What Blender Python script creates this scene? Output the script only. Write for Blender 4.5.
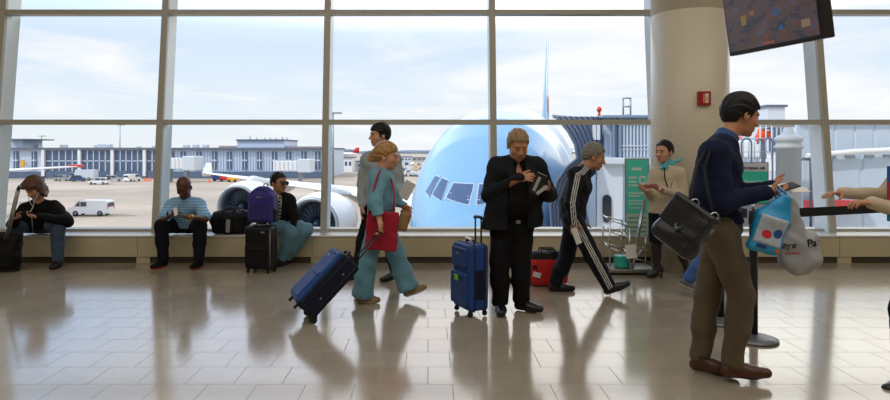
import bpy, bmesh, math, random
import numpy as np
from mathutils import Vector, Matrix

for _o in list(bpy.data.objects):
    bpy.data.objects.remove(_o)
SC = bpy.context.scene
COL = SC.collection
PI = math.pi

# ------------------------------------------------------------------ camera
F_PX, CX, CY, EYE = 620.0, 428.0, 150.0, 1.48
cam_d = bpy.data.cameras.new('camera')
cam_d.sensor_width = 36.0
cam_d.lens = F_PX / 890.0 * 36.0
cam_d.shift_x = (445.0 - CX) / 890.0
cam_d.shift_y = -(200.0 - CY) / 890.0
cam_d.clip_end = 3000
cam = bpy.data.objects.new('camera', cam_d)
cam.location = (0, 0, EYE)
cam.rotation_euler = (PI / 2, 0, 0)
COL.objects.link(cam)
SC.camera = cam

# ------------------------------------------------------------------ view + world + sun + ceiling fill
SC.view_settings.view_transform = 'Standard'
SC.view_settings.look = 'None'
SC.view_settings.exposure = 0.0
SC.view_settings.gamma = 1.0
SC.view_settings.use_curve_mapping = False
SC.cycles.use_denoising = True
SC.cycles.max_bounces = 8
SC.cycles.diffuse_bounces = 4
SC.cycles.glossy_bounces = 4
SC.cycles.transparent_max_bounces = 12
SC.cycles.caustics_reflective = False
SC.cycles.caustics_refractive = False
SC.cycles.sample_clamp_indirect = 6.0

def build_world():
    w = bpy.data.worlds.new('sky')
    SC.world = w
    w.use_nodes = True
    nt = w.node_tree
    nt.nodes.clear()
    N, L = nt.nodes.new, nt.links.new
    out = N('ShaderNodeOutputWorld'); bg = N('ShaderNodeBackground')
    tc = N('ShaderNodeTexCoord'); sep = N('ShaderNodeSeparateXYZ')
    L(tc.outputs['Generated'], sep.inputs[0])
    ramp = N('ShaderNodeValToRGB')
    e = ramp.color_ramp.elements
    e[0].position = 0.0; e[0].color = (0.86, 0.90, 0.93, 1)
    e[1].position = 0.06; e[1].color = (0.82, 0.90, 0.97, 1)
    for p, c in ((0.16, (0.70, 0.82, 0.97)), (0.24, (0.84, 1.02, 1.36)), (0.40, (0.95, 1.25, 1.85)), (1.0, (0.55, 0.80, 1.3))):
        x = e.new(p); x.color = (*c, 1)
    L(sep.outputs['Z'], ramp.inputs[0])
    # thin cloud sheet: direction divided by height gives a flat cloud layer
    mx = N('ShaderNodeMath'); mx.operation = 'ADD'; mx.inputs[1].default_value = 0.10
    L(sep.outputs['Z'], mx.inputs[0])
    dv = N('ShaderNodeVectorMath'); dv.operation = 'DIVIDE'
    L(tc.outputs['Generated'], dv.inputs[0])
    cmb = N('ShaderNodeCombineXYZ')
    for i in range(3): L(mx.outputs[0], cmb.inputs[i])
    L(cmb.outputs[0], dv.inputs[1])
    mp = N('ShaderNodeMapping'); mp.inputs['Scale'].default_value = (0.9, 0.8, 1.0)
    mp.inputs['Location'].default_value = (0.9, 0.35, 0.0)
    L(dv.outputs[0], mp.inputs[0])
    nz = N('ShaderNodeTexNoise'); nz.inputs['Scale'].default_value = 0.8
    nz.inputs['Detail'].default_value = 7; nz.inputs['Roughness'].default_value = 0.6
    nz.inputs['Distortion'].default_value = 0.5
    L(mp.outputs[0], nz.inputs['Vector'])
    cr = N('ShaderNodeValToRGB')
    cr.color_ramp.elements[0].position = 0.44; cr.color_ramp.elements[0].color = (0, 0, 0, 1)
    cr.color_ramp.elements[1].position = 0.66; cr.color_ramp.elements[1].color = (0.9, 0.9, 0.9, 1)
    ad = N('ShaderNodeMath'); ad.operation = 'MULTIPLY_ADD'; ad.inputs[1].default_value = 0.16
    L(sep.outputs['X'], ad.inputs[0]); L(nz.outputs['Fac'], ad.inputs[2])
    L(ad.outputs[0], cr.inputs[0])
    mix = N('ShaderNodeMix'); mix.data_type = 'RGBA'
    L(cr.outputs[0], mix.inputs['Factor'])
    L(ramp.outputs[0], mix.inputs['A'])
    mix.inputs['B'].default_value = (1.02, 1.0, 0.99, 1)
    # bright band added higher up for the floor reflections, bluer left, warmer right
    hz = N('ShaderNodeValToRGB'); e = hz.color_ramp.elements
    e[0].position = 0.185; e[0].color = (0, 0, 0, 1); e[1].position = 0.24; e[1].color = (1, 1, 1, 1)
    for p, c in ((0.44, 1), (0.62, 0)): x = e.new(p); x.color = (c, c, c, 1)
    L(sep.outputs['Z'], hz.inputs[0])
    sx = N('ShaderNodeMapRange'); sx.inputs['From Min'].default_value = -0.5; sx.inputs['From Max'].default_value = 0.5; L(sep.outputs['X'], sx.inputs['Value'])
    hx = N('ShaderNodeValToRGB'); e = hx.color_ramp.elements
    e[0].position = 0.0; e[0].color = (0.08, 0.28, 0.52, 1); e[1].position = 1.0; e[1].color = (2.0, 1.8, 1.35, 1)
    x = e.new(0.45); x.color = (1.1, 0.92, 0.74, 1)
    L(sx.outputs[0], hx.inputs[0])
    fy = N('ShaderNodeMapRange'); fy.inputs['From Min'].default_value = 0.1; fy.inputs['From Max'].default_value = 0.6; L(sep.outputs['Y'], fy.inputs['Value'])
    ma = N('ShaderNodeMix'); ma.data_type = 'RGBA'; ma.blend_type = 'MULTIPLY'; ma.inputs['Factor'].default_value = 1
    L(hz.outputs[0], ma.inputs['A']); L(hx.outputs[0], ma.inputs['B'])
    mb = N('ShaderNodeVectorMath'); mb.operation = 'SCALE'; L(ma.outputs['Result'], mb.inputs[0]); L(fy.outputs[0], mb.inputs['Scale'])
    sm = N('ShaderNodeVectorMath'); sm.operation = 'ADD'; L(mix.outputs['Result'], sm.inputs[0]); L(mb.outputs[0], sm.inputs[1])
    L(sm.outputs[0], bg.inputs[0])
    bg.inputs[1].default_value = 1.04
    L(bg.outputs[0], out.inputs[0])
build_world()

def aim(o, d):
    o.rotation_euler = Vector(d).to_track_quat('-Z', 'Y').to_euler()
sun_d = bpy.data.lights.new('sun', 'SUN'); sun_d.energy = 2.4; sun_d.angle = 0.01; sun_d.color = (1.0, 0.93, 0.82)
sun = bpy.data.objects.new('sun', sun_d); COL.objects.link(sun); aim(sun, (0.62, 0.42, -0.80))
ld = bpy.data.lights.new('ceiling_fill', 'AREA'); ld.shape = 'RECTANGLE'; ld.size = 17.0; ld.size_y = 9.0  # one broad unseen area light, added to brighten the hall from above
ld.energy = 500; ld.color = (1.0, 0.955, 0.87)
lamp = bpy.data.objects.new('ceiling_fill', ld); lamp.location = (1.0, 0.5, 6.5); COL.objects.link(lamp)

# ------------------------------------------------------------------ helpers
def at(px, py, d):
    """world point that stands at depth d and is seen at that pixel"""
    return np.array([(px - CX) * d / F_PX, d, EYE - (py - CY) * d / F_PX])
def fl(py):
    """depth of a floor point seen in that row"""
    return F_PX * EYE / (py - CY)
def lin(c):
    c = c / 255.0
    return c / 12.92 if c <= 0.04045 else ((c + 0.055) / 1.055) ** 2.4
def rgb(r, g, b): return (lin(r), lin(g), lin(b))

MATS = {}
def mat(name, col, rough=0.6, metal=0.0, var=0.0, vscale=20.0, bump=0.0, bscale=60.0, spec=0.5, coat=0.0, emit=None, estr=1.0, sheen=0.0):
    if name in MATS: return MATS[name]
    m = bpy.data.materials.new(name); m.use_nodes = True
    nt = m.node_tree; b = nt.nodes['Principled BSDF']
    b.inputs['Base Color'].default_value = (*col, 1)
    b.inputs['Roughness'].default_value = rough
    b.inputs['Metallic'].default_value = metal
    b.inputs['Specular IOR Level'].default_value = spec
    b.inputs['Coat Weight'].default_value = coat
    b.inputs['Sheen Weight'].default_value = sheen
    if emit:
        b.inputs['Emission Color'].default_value = (*emit, 1); b.inputs['Emission Strength'].default_value = estr
    tc = nt.nodes.new('ShaderNodeTexCoord')
    if var > 0:
        n = nt.nodes.new('ShaderNodeTexNoise'); n.inputs['Scale'].default_value = vscale; n.inputs['Detail'].default_value = 4
        nt.links.new(tc.outputs['Object'], n.inputs['Vector'])
        mr = nt.nodes.new('ShaderNodeMapRange')
        mr.inputs['From Min'].default_value = 0.3; mr.inputs['From Max'].default_value = 0.7
        mr.inputs['To Min'].default_value = 1 - var; mr.inputs['To Max'].default_value = 1 + var
        nt.links.new(n.outputs['Fac'], mr.inputs['Value'])
        mx = nt.nodes.new('ShaderNodeVectorMath'); mx.operation = 'SCALE'; mx.inputs[0].default_value = col
        nt.links.new(mr.outputs[0], mx.inputs['Scale']); nt.links.new(mx.outputs[0], b.inputs['Base Color'])
    if bump > 0:
        n2 = nt.nodes.new('ShaderNodeTexNoise'); n2.inputs['Scale'].default_value = bscale; n2.inputs['Detail'].default_value = 3
        nt.links.new(tc.outputs['Object'], n2.inputs['Vector'])
        bp = nt.nodes.new('ShaderNodeBump'); bp.inputs['Strength'].default_value = bump; bp.inputs['Distance'].default_value = 0.01
        nt.links.new(n2.outputs['Fac'], bp.inputs['Height']); nt.links.new(bp.outputs[0], b.inputs['Normal'])
    MATS[name] = m
    return m

def tag(o, label=None, cat=None, group=None, kind=None):
    if label: o['label'] = label
    if cat: o['category'] = cat
    if group: o['group'] = group
    if kind: o['kind'] = kind
    return o
def thing(name, label, cat, loc=(0, 0, 0), group=None):
    o = bpy.data.objects.new(name, None); COL.objects.link(o); o.location = tuple(float(v) for v in loc)
    o.empty_display_size = 0.1
    return tag(o, label, cat, group)
def base_of(parent):
    v = Vector((0, 0, 0))
    while parent is not None:
        v += parent.location; parent = parent.parent
    return v
def link(name, me, parent=None, mats=None, label=None):
    o = bpy.data.objects.new(name, me); COL.objects.link(o)
    if parent is not None: o.parent = parent
    for m in (mats or []):
        me.materials.append(m)
    if label: o['label'] = label
    return o
def smooth(me, on=True):
    me.polygons.foreach_set('use_smooth', [on] * len(me.polygons))

class MB:
    """collects shapes given in world coordinates, then links them as one mesh object"""
    def __init__(s): s.bm = bmesh.new(); s.mi = 0; s.sm = False
    def _fin(s, faces):
        for f in faces: f.material_index = s.mi; f.smooth = s.sm
    def box(s, c, size, rot=None, bevel=0.0, seg=2):
        old = set(s.bm.faces)
        r = bmesh.ops.create_cube(s.bm, size=1.0)
        vs = r['verts']
        M = Matrix.Translation(Vector(c)) @ (rot.to_4x4() if rot is not None else Matrix.Identity(4)) @ Matrix.Diagonal((*size, 1))
        bmesh.ops.transform(s.bm, matrix=M, verts=vs)
        fs = {f for v in vs for f in v.link_faces}
        if bevel > 0:
            es = list({e for f in fs for e in f.edges})
            bmesh.ops.bevel(s.bm, geom=es, offset=bevel, segments=seg, affect='EDGES', profile=0.5)
        s._fin([f for f in s.bm.faces if f not in old]); return s
    def bx(s, x0, x1, y0, y1, z0, z1, bevel=0.0):
        return s.box(((x0 + x1) / 2, (y0 + y1) / 2, (z0 + z1) / 2), (abs(x1 - x0), abs(y1 - y0), abs(z1 - z0)), None, bevel)
    def tube(s, pts, r, n=8, closed=False, caps=True):
        pts = [Vector(p) for p in pts]; m = len(pts)
        rs = r if hasattr(r, '__len__') else [r] * m
        rings = []; prev = None
        for i, p in enumerate(pts):
            a = pts[(i - 1) % m] if (closed or i > 0) else p
            b = pts[(i + 1) % m] if (closed or i < m - 1) else p
            t = (b - a).normalized()
            if prev is None:
                q = Vector((0, 0, 1)) if abs(t.z) < 0.9 else Vector((1, 0, 0))
                u = t.cross(q).normalized()
            else:
                u = (prev - t * prev.dot(t)).normalized()
            prev = u; v = t.cross(u)
            rings.append([s.bm.verts.new(p + (u * math.cos(2 * PI * k / n) + v * math.sin(2 * PI * k / n)) * rs[i]) for k in range(n)])
        fs = []
        rg = range(m) if closed else range(m - 1)
        for i in rg:
            A, B = rings[i], rings[(i + 1) % m]
            for k in range(n): fs.append(s.bm.faces.new((A[k], A[(k + 1) % n], B[(k + 1) % n], B[k])))
        if caps and not closed:
            fs.append(s.bm.faces.new(rings[0][::-1])); fs.append(s.bm.faces.new(rings[-1]))
        s._fin(fs)
        for f in fs[:len(fs) - (2 if caps and not closed else 0)]: f.smooth = True
        return s
    def lathe(s, c, prof, n=32, axis=None, caps=True):
        """prof: (radius, height) pairs along the axis (z unless a rotation matrix is given)"""
        R = axis if axis is not None else Matrix.Identity(3)
        rings = []
        for r, h in prof:
            rings.append([s.bm.verts.new(Vector(c) + R @ Vector((r * math.cos(2 * PI * k / n), r * math.sin(2 * PI * k / n), h))) for k in range(n)])
        fs = []
        for A, B in zip(rings, rings[1:]):
            for k in range(n): fs.append(s.bm.faces.new((A[k], A[(k + 1) % n], B[(k + 1) % n], B[k])))
        s._fin(fs)
        for f in fs: f.smooth = True
        if not caps: return s
        if prof[0][0] > 1e-4: f = s.bm.faces.new(rings[0][::-1]); f.material_index = s.mi
        if prof[-1][0] > 1e-4: f = s.bm.faces.new(rings[-1]); f.material_index = s.mi
        return s
    def loft(s, rings, closed=True, caps=True, sm=True):
        R = [[s.bm.verts.new(Vector(p)) for p in r] for r in rings]
        fs = []; n = len(R[0])
        for A, B in zip(R, R[1:]):
            for k in range(n if closed else n - 1):
                fs.append(s.bm.faces.new((A[k], A[(k + 1) % n], B[(k + 1) % n], B[k])))
        s._fin(fs)
        for f in fs: f.smooth = sm
        if caps and closed:
            for r in (R[0][::-1], R[-1]):
                f = s.bm.faces.new(r); f.material_index = s.mi
        return s
    def poly(s, pts):
        f = s.bm.faces.new([s.bm.verts.new(Vector(p)) for p in pts]); s._fin([f]); return s
    def prism(s, pts, ext):
        ext = Vector(ext); n = len(pts)
        A = [s.bm.verts.new(Vector(p)) for p in pts]; B = [s.bm.verts.new(Vector(p) + ext) for p in pts]
        fs = [s.bm.faces.new(A[::-1]), s.bm.faces.new(B)]
        for k in range(n): fs.append(s.bm.faces.new((A[k], A[(k + 1) % n], B[(k + 1) % n], B[k])))
        s._fin(fs); return s
    def build(s, name, mats, parent=None, label=None):
        bmesh.ops.recalc_face_normals(s.bm, faces=s.bm.faces[:])
        off = base_of(parent)
        if off.length > 0: bmesh.ops.translate(s.bm, verts=s.bm.verts[:], vec=-off)
        me = bpy.data.meshes.new(name); s.bm.to_mesh(me); s.bm.free()
        return link(name, me, parent, mats if isinstance(mats, (list, tuple)) else [mats], label)

def frame(fwd, up=(0, 0, 1)):
    """3x3 with columns side, forward, up"""
    f = Vector(fwd).normalized(); u = Vector(up); s = f.cross(u).normalized(); u = s.cross(f)
    return Matrix((s, f, u)).transposed()

def text_mesh(name, txt, size, origin, right, up, m, parent=None, depth=0.001, bold=0.0, align='LEFT'):
    cu = bpy.data.curves.new(name, 'FONT'); cu.body = txt; cu.size = size; cu.extrude = depth; cu.offset = bold; cu.align_x = align
    cu.resolution_u = 3
    ob = bpy.data.objects.new(name, cu); COL.objects.link(ob)
    dg = bpy.context.evaluated_depsgraph_get()
    me = bpy.data.meshes.new_from_object(ob.evaluated_get(dg))
    bpy.data.objects.remove(ob)
    r = Vector(right).normalized(); u = Vector(up).normalized(); n = r.cross(u)
    R = Matrix((r, u, n)).transposed().to_4x4()
    me.transform(Matrix.Translation(Vector(origin) - base_of(parent)) @ R)
    me.materials.clear()
    return link(name, me, parent, [m])

# ------------------------------------------------------------------ distance-field modelling (for bodies, cloth and soft bags)
def V3(*a): return np.array(a, dtype=float)
def lerp(a, b, t): return a + (b - a) * t
def unit(v): v = np.asarray(v, float); return v / (np.linalg.norm(v) + 1e-12)
class Prim:
    def __init__(s, fn, lo, hi, k, op): s.fn, s.lo, s.hi, s.k, s.op = fn, np.asarray(lo, float), np.asarray(hi, float), k, op
def rc(a, b, ra, rb, k=0.03, op='u'):
    a, b = np.asarray(a, float), np.asarray(b, float); ab = b - a; L2 = float(ab @ ab) + 1e-12; rm = max(ra, rb)
    def fn(X, Y, Z):
        dx, dy, dz = X - a[0], Y - a[1], Z - a[2]
        t = np.clip((dx * ab[0] + dy * ab[1] + dz * ab[2]) / L2, 0, 1)
        return np.sqrt((dx - t * ab[0]) ** 2 + (dy - t * ab[1]) ** 2 + (dz - t * ab[2]) ** 2) - (ra + (rb - ra) * t)
    return Prim(fn, np.minimum(a, b) - rm, np.maximum(a, b) + rm, k, op)
def ec(a, b, ra, rb, side, w, k=0.04, op='u'):
    """tapering capsule whose section is w times wider along 'side'"""
    a, b = np.asarray(a, float), np.asarray(b, float); ab = b - a; L2 = float(ab @ ab) + 1e-12; s = unit(side); rm = max(ra, rb) * max(w, 1)
    q = 1 - 1.0 / w
    def fn(X, Y, Z):
        dx, dy, dz = X - a[0], Y - a[1], Z - a[2]
        t = np.clip((dx * ab[0] + dy * ab[1] + dz * ab[2]) / L2, 0, 1)
        dx, dy, dz = dx - t * ab[0], dy - t * ab[1], dz - t * ab[2]
        c = (dx * s[0] + dy * s[1] + dz * s[2]) * q
        return np.sqrt((dx - c * s[0]) ** 2 + (dy - c * s[1]) ** 2 + (dz - c * s[2]) ** 2) - (ra + (rb - ra) * t)
    return Prim(fn, np.minimum(a, b) - rm, np.maximum(a, b) + rm, k, op)
def el(c, r, ax, k=0.02, op='u'):
    """ellipsoid; ax rows = the axes of the three radii"""
    c = np.asarray(c, float); ax = np.asarray(ax, float); r = np.asarray(r, float)
    ext = np.sqrt(((ax * r[:, None]) ** 2).sum(0))
    def fn(X, Y, Z):
        dx, dy, dz = X - c[0], Y - c[1], Z - c[2]
        q = [dx * ax[i, 0] + dy * ax[i, 1] + dz * ax[i, 2] for i in range(3)]
        k0 = np.sqrt(sum((q[i] / r[i]) ** 2 for i in range(3))); k1 = np.sqrt(sum((q[i] / r[i] ** 2) ** 2 for i in range(3)))
        return k0 * (k0 - 1) / (k1 + 1e-9)
    return Prim(fn, c - ext, c + ext, k, op)
def rb(c, half, r, ax, k=0.01, op='u'):
    """rounded box; ax rows = the three axes"""
    c = np.asarray(c, float); ax = np.asarray(ax, float); hf = np.asarray(half, float)
    ext = np.abs(ax * hf[:, None]).sum(0)
    def fn(X, Y, Z):
        dx, dy, dz = X - c[0], Y - c[1], Z - c[2]
        q = [np.abs(dx * ax[i, 0] + dy * ax[i, 1] + dz * ax[i, 2]) - (hf[i] - r) for i in range(3)]
        o = np.sqrt(sum(np.maximum(v, 0) ** 2 for v in q))
        return o + np.minimum(np.maximum(np.maximum(q[0], q[1]), q[2]), 0) - r
    return Prim(fn, c - ext, c + ext, k, op)
def half(p, n):
    """cut away everything on the side of p that n points to"""
    p = np.asarray(p, float); n = unit(n)
    return lambda X, Y, Z: (X - p[0]) * n[0] + (Y - p[1]) * n[1] + (Z - p[2]) * n[2]
def smin(a, b, k):
    h = np.maximum(k - np.abs(a - b), 0) / k
    return np.minimum(a, b) - h * h * k * 0.25
def wrinkle(X, Y, Z, s, q=1.0):
    a = np.sin(q * (21 * X + 11 * Z) + s + 2.1 * np.sin(q * 9 * Z + s) + 1.4 * np.sin(q * 13 * Y))
    b = np.sin(q * (29 * Z - 15 * X + 8 * Y) + 1.7 * s + 2.0 * np.sin(q * (12 * X + 9 * Y)))
    c = np.sin(q * (43 * (X + 0.6 * Y) + 27 * Z) + 0.6 * s + 1.6 * np.sin(q * 19 * Z))
    return 0.5 * a + 0.5 * b + 0.35 * c
def field(prims, h, cuts=(), wr=0.0, seed=0.0, wq=1.0, extra=None):
    us = [p for p in prims if p.op == 'u']
    lo = np.min([p.lo for p in us], 0) - 0.03 - 2 * h; hi = np.max([p.hi for p in us], 0) + 0.03 + 2 * h
    n = np.ceil((hi - lo) / h).astype(int) + 1
    ax = [(lo[i] + h * np.arange(n[i])).astype(np.float32) for i in range(3)]
    F = np.full(tuple(n), 0.5, np.float32)
    for p in prims:
        m = p.k + 2.5 * h
        i0 = np.maximum(np.floor((p.lo - m - lo) / h).astype(int), 0); i1 = np.minimum(np.ceil((p.hi + m - lo) / h).astype(int) + 1, n)
        if (i1 <= i0).any(): continue
        sl = tuple(slice(i0[i], i1[i]) for i in range(3))
        d = p.fn(ax[0][sl[0]][:, None, None], ax[1][sl[1]][None, :, None], ax[2][sl[2]][None, None, :]).astype(np.float32)
        F[sl] = smin(F[sl], d, p.k) if p.op == 'u' else -smin(-F[sl], d, p.k)
    if wr > 0 or extra is not None:
        idx = np.nonzero(np.abs(F) < 0.05)
        P = [ax[i][idx[i]] for i in range(3)]
        if wr > 0: F[idx] += wr * wrinkle(P[0], P[1], P[2], seed, wq)
        if extra is not None: F[idx] += extra(*P)
    for c in cuts:
        F = np.maximum(F, c(ax[0][:, None, None], ax[1][None, :, None], ax[2][None, None, :]).astype(np.float32))
    return F, lo, h
CORN = np.array([(i, j, k) for i in (0, 1) for j in (0, 1) for k in (0, 1)])
EDG = [(a, b) for a in range(8) for b in range(a + 1, 8) if np.abs(CORN[a] - CORN[b]).sum() == 1]
def nets(F, lo, h):
    ins = F < 0
    n = np.array(F.shape)
    cnt = np.zeros(n - 1, np.int8)
    for c in CORN: cnt += ins[c[0]:n[0] - 1 + c[0], c[1]:n[1] - 1 + c[1], c[2]:n[2] - 1 + c[2]]
    I = np.argwhere((cnt > 0) & (cnt < 8))
    ids = np.full(tuple(n - 1), -1, np.int32); ids[I[:, 0], I[:, 1], I[:, 2]] = np.arange(len(I))
    fv = [F[I[:, 0] + c[0], I[:, 1] + c[1], I[:, 2] + c[2]] for c in CORN]
    pos = np.zeros((len(I), 3)); num = np.zeros(len(I))
    for a, b in EDG:
        m = (fv[a] < 0) != (fv[b] < 0)
        t = np.where(m, fv[a] / np.where(m, fv[a] - fv[b], 1), 0)
        pos += m[:, None] * (CORN[a] + t[:, None] * (CORN[b] - CORN[a])); num += m
    vs = lo + h * (I + pos / np.maximum(num, 1)[:, None])
    Q = []
    for axis in range(3):
        o1, o2 = (axis + 1) % 3, (axis + 2) % 3
        A = [slice(None)] * 3; B = [slice(None)] * 3
        A[axis] = slice(0, -1); B[axis] = slice(1, None)
        for o in (o1, o2): A[o] = slice(1, -1); B[o] = slice(1, -1)
        a, b = ins[tuple(A)], ins[tuple(B)]
        E = np.argwhere(a != b)
        if not len(E): continue
        flip = b[E[:, 0], E[:, 1], E[:, 2]]
        E = E.copy(); E[:, o1] += 1; E[:, o2] += 1
        q = []
        for d1, d2 in ((-1, -1), (0, -1), (0, 0), (-1, 0)):
            G = E.copy(); G[:, o1] += d1; G[:, o2] += d2
            q.append(ids[G[:, 0], G[:, 1], G[:, 2]])
        q = np.stack(q, 1); q[flip] = q[flip][:, ::-1]
        Q.append(q)
    return vs, np.concatenate(Q)
def raw_mesh(name, vs, quads):
    me = bpy.data.meshes.new(name)
    me.vertices.add(len(vs)); me.vertices.foreach_set('co', np.ascontiguousarray(vs, np.float32).ravel())
    me.loops.add(quads.size); me.loops.foreach_set('vertex_index', np.ascontiguousarray(quads, np.int32).ravel())
    me.polygons.add(len(quads)); me.polygons.foreach_set('loop_start', np.arange(0, quads.size, 4, dtype=np.int32))
    me.update(calc_edges=True)
    smooth(me)
    return me
def sdf(name, prims, h, mats, parent=None, cuts=(), wr=0.0, seed=0.0, wq=1.0, matfn=None, extra=None, label=None):
    vs, q = nets(*field(prims, h, cuts, wr, seed, wq, extra))
    used = np.unique(q); remap = np.zeros(len(vs), np.int32); remap[used] = np.arange(len(used)); vs, q = vs[used], remap[q]
    mi = matfn(vs[q].mean(1)) if matfn is not None else None
    me = raw_mesh(name, vs - np.array(base_of(parent)), q)
    o = link(name, me, parent, mats if isinstance(mats, (list, tuple)) else [mats], label)
    if mi is not None: me.polygons.foreach_set('material_index', np.ascontiguousarray(mi, np.int32))
    return o
# ------------------------------------------------------------------ the setting
def floor_material():
    m = bpy.data.materials.new('polished stone tile'); m.use_nodes = True
    nt = m.node_tree; b = nt.nodes['Principled BSDF']; N, L = nt.nodes.new, nt.links.new
    tc = N('ShaderNodeTexCoord'); mp = N('ShaderNodeMapping')
    mp.inputs['Location'].default_value = (0.0, 0.133, 0)
    L(tc.outputs['Object'], mp.inputs[0])
    br = N('ShaderNodeTexBrick')
    br.offset = 0.5; br.inputs['Scale'].default_value = 1.0
    br.inputs['Brick Width'].default_value = 0.308; br.inputs['Row Height'].default_value = 0.3115
    br.inputs['Mortar Size'].default_value = 0.0022; br.inputs['Mortar Smooth'].default_value = 0.2
    br.inputs['Color1'].default_value = (0.37, 0.315, 0.24, 1); br.inputs['Color2'].default_value = (0.43, 0.37, 0.285, 1)
    br.inputs['Mortar'].default_value = (0.16, 0.13, 0.10, 1); br.inputs['Bias'].default_value = 0.0
    L(mp.outputs[0], br.inputs['Vector'])
    nz = N('ShaderNodeTexNoise'); nz.inputs['Scale'].default_value = 5; nz.inputs['Detail'].default_value = 6
    L(tc.outputs['Object'], nz.inputs['Vector'])
    mr = N('ShaderNodeMapRange'); mr.inputs['To Min'].default_value = 0.86; mr.inputs['To Max'].default_value = 1.14
    L(nz.outputs['Fac'], mr.inputs['Value'])
    sc = N('ShaderNodeVectorMath'); sc.operation = 'SCALE'
    L(br.outputs['Color'], sc.inputs[0]); L(mr.outputs[0], sc.inputs['Scale']); L(sc.outputs[0], b.inputs['Base Color'])
    rr = N('ShaderNodeMapRange'); rr.inputs['To Min'].default_value = 0.13; rr.inputs['To Max'].default_value = 0.55
    L(br.outputs['Fac'], rr.inputs['Value']); L(rr.outputs[0], b.inputs['Roughness'])
    bp = N('ShaderNodeBump'); bp.invert = True; bp.inputs['Strength'].default_value = 0.35; bp.inputs['Distance'].default_value = 0.004
    L(br.outputs['Fac'], bp.inputs['Height']); L(bp.outputs[0], b.inputs['Normal'])
    b.inputs['IOR'].default_value = 1.95
    return m
PAINT = mat('beige paint', rgb(196, 184, 152), 0.45, var=0.05, vscale=2.0)
WALLP = mat('wall paint', rgb(190, 178, 158), 0.8)
CEILP = mat('ceiling paint', rgb(205, 198, 186), 0.9)
MULL = mat('mullion paint', rgb(180, 176, 162), 0.32)
MULL_SKY = mat('mullion skylit side', rgb(236, 245, 247), 0.3)  # blade sides painted near-white to stand in for sky light on them
DARKK = mat('dark plinth', rgb(70, 64, 50), 0.5)
SILLM = mat('pale sill stone', rgb(214, 210, 202), 0.25)
def glass_material():
    m = bpy.data.materials.new('window glass'); m.use_nodes = True
    nt = m.node_tree; nt.nodes.clear(); N, L = nt.nodes.new, nt.links.new
    out = N('ShaderNodeOutputMaterial'); mix = N('ShaderNodeMixShader'); tr = N('ShaderNodeBsdfTransparent'); gl = N('ShaderNodeBsdfGlossy')
    tr.inputs[0].default_value = (0.955, 0.975, 0.985, 1); gl.inputs['Roughness'].default_value = 0.0; gl.inputs[0].default_value = (1, 1, 1, 1)
    fr = N('ShaderNodeFresnel'); fr.inputs[0].default_value = 1.22
    L(fr.outputs[0], mix.inputs[0]); L(tr.outputs[0], mix.inputs[1]); L(gl.outputs[0], mix.inputs[2]); L(mix.outputs[0], out.inputs[0])
    return m
GLASS = glass_material()

XL, XR, YB, YF, ZC = -9.5, 11.5, -7.0, 8.085, 6.6
LEDGE_Z, MULL_Y, GLASS_Y, TILT = 0.365, 8.36, 8.69, 0.109
def wy(y, z): return y + (z - LEDGE_Z) * TILT

m = MB(); m.bx(XL - 0.2, XR + 0.2, YB - 0.2, 9.0, -0.25, 0.0)
tag(m.build('floor', floor_material()), kind='structure')
m = MB(); m.bx(XL - 0.3, XR + 0.3, YB - 0.3, 9.75, ZC, ZC + 0.3)
tag(m.build('ceiling', CEILP), kind='structure')
for nm, a in (('wall_left', (XL - 0.3, XL, YB - 0.3, 9.7)), ('wall_right', (XR, XR + 0.3, YB - 0.3, 9.7)), ('wall_back', (XL, XR, YB - 0.3, YB))):
    m = MB(); m.bx(*a, 0, ZC); tag(m.build(nm, WALLP), kind='structure')
BAYS = [-8.25, -5.97, -3.69, -1.41, 0.90, 3.185, 5.47, 7.76, 10.05]
# low ledge under the glass: panels with thin joints, a pale sill and a recessed plinth
m = MB(); m.mi = 0
xs = [XL] + [x - 0.10 for x in BAYS] + [XR]
for a, b_ in zip(xs, xs[1:]):
    m.bx(a + 0.003, b_ - 0.003, YF, 9.0, 0.085, LEDGE_Z - 0.022, 0.004)
m.bx(XL, XR, YF + 0.01, 8.95, 0.085, LEDGE_Z - 0.03)
m.mi = 1; m.bx(XL, XR, YF - 0.012, 9.0, LEDGE_Z - 0.022, LEDGE_Z, 0.004)
tag(m.build('wall_front', [PAINT, SILLM]), kind='structure')
m = MB(); m.bx(XL, XR, YF + 0.035, 8.9, 0, 0.085); tag(m.build('baseboard_front', DARKK), kind='structure')
m = MB()
for x in BAYS: m.bx(x - 0.12, x + 0.06, YF + 0.012, YF + 0.05, 0.0, 0.085, 0.003)
tag(m.build('trim_1', PAINT), kind='structure')
TRANS = (1.865, 3.42, 4.97, 6.5)
for i, x in enumerate(BAYS):
    m = MB()
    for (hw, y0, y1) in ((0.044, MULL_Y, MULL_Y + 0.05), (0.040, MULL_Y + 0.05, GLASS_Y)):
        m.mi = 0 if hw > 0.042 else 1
        z0, z1 = LEDGE_Z - 0.01, ZC + 0.1
        m.loft([[(x - hw, wy(y0, z), z), (x + hw, wy(y0, z), z), (x + hw, wy(y1, z), z), (x - hw, wy(y1, z), z)] for z in (z0, z1)], sm=False)
    tag(m.build('trim_%d' % (i + 2), [MULL, MULL_SKY]), kind='structure')
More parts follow.
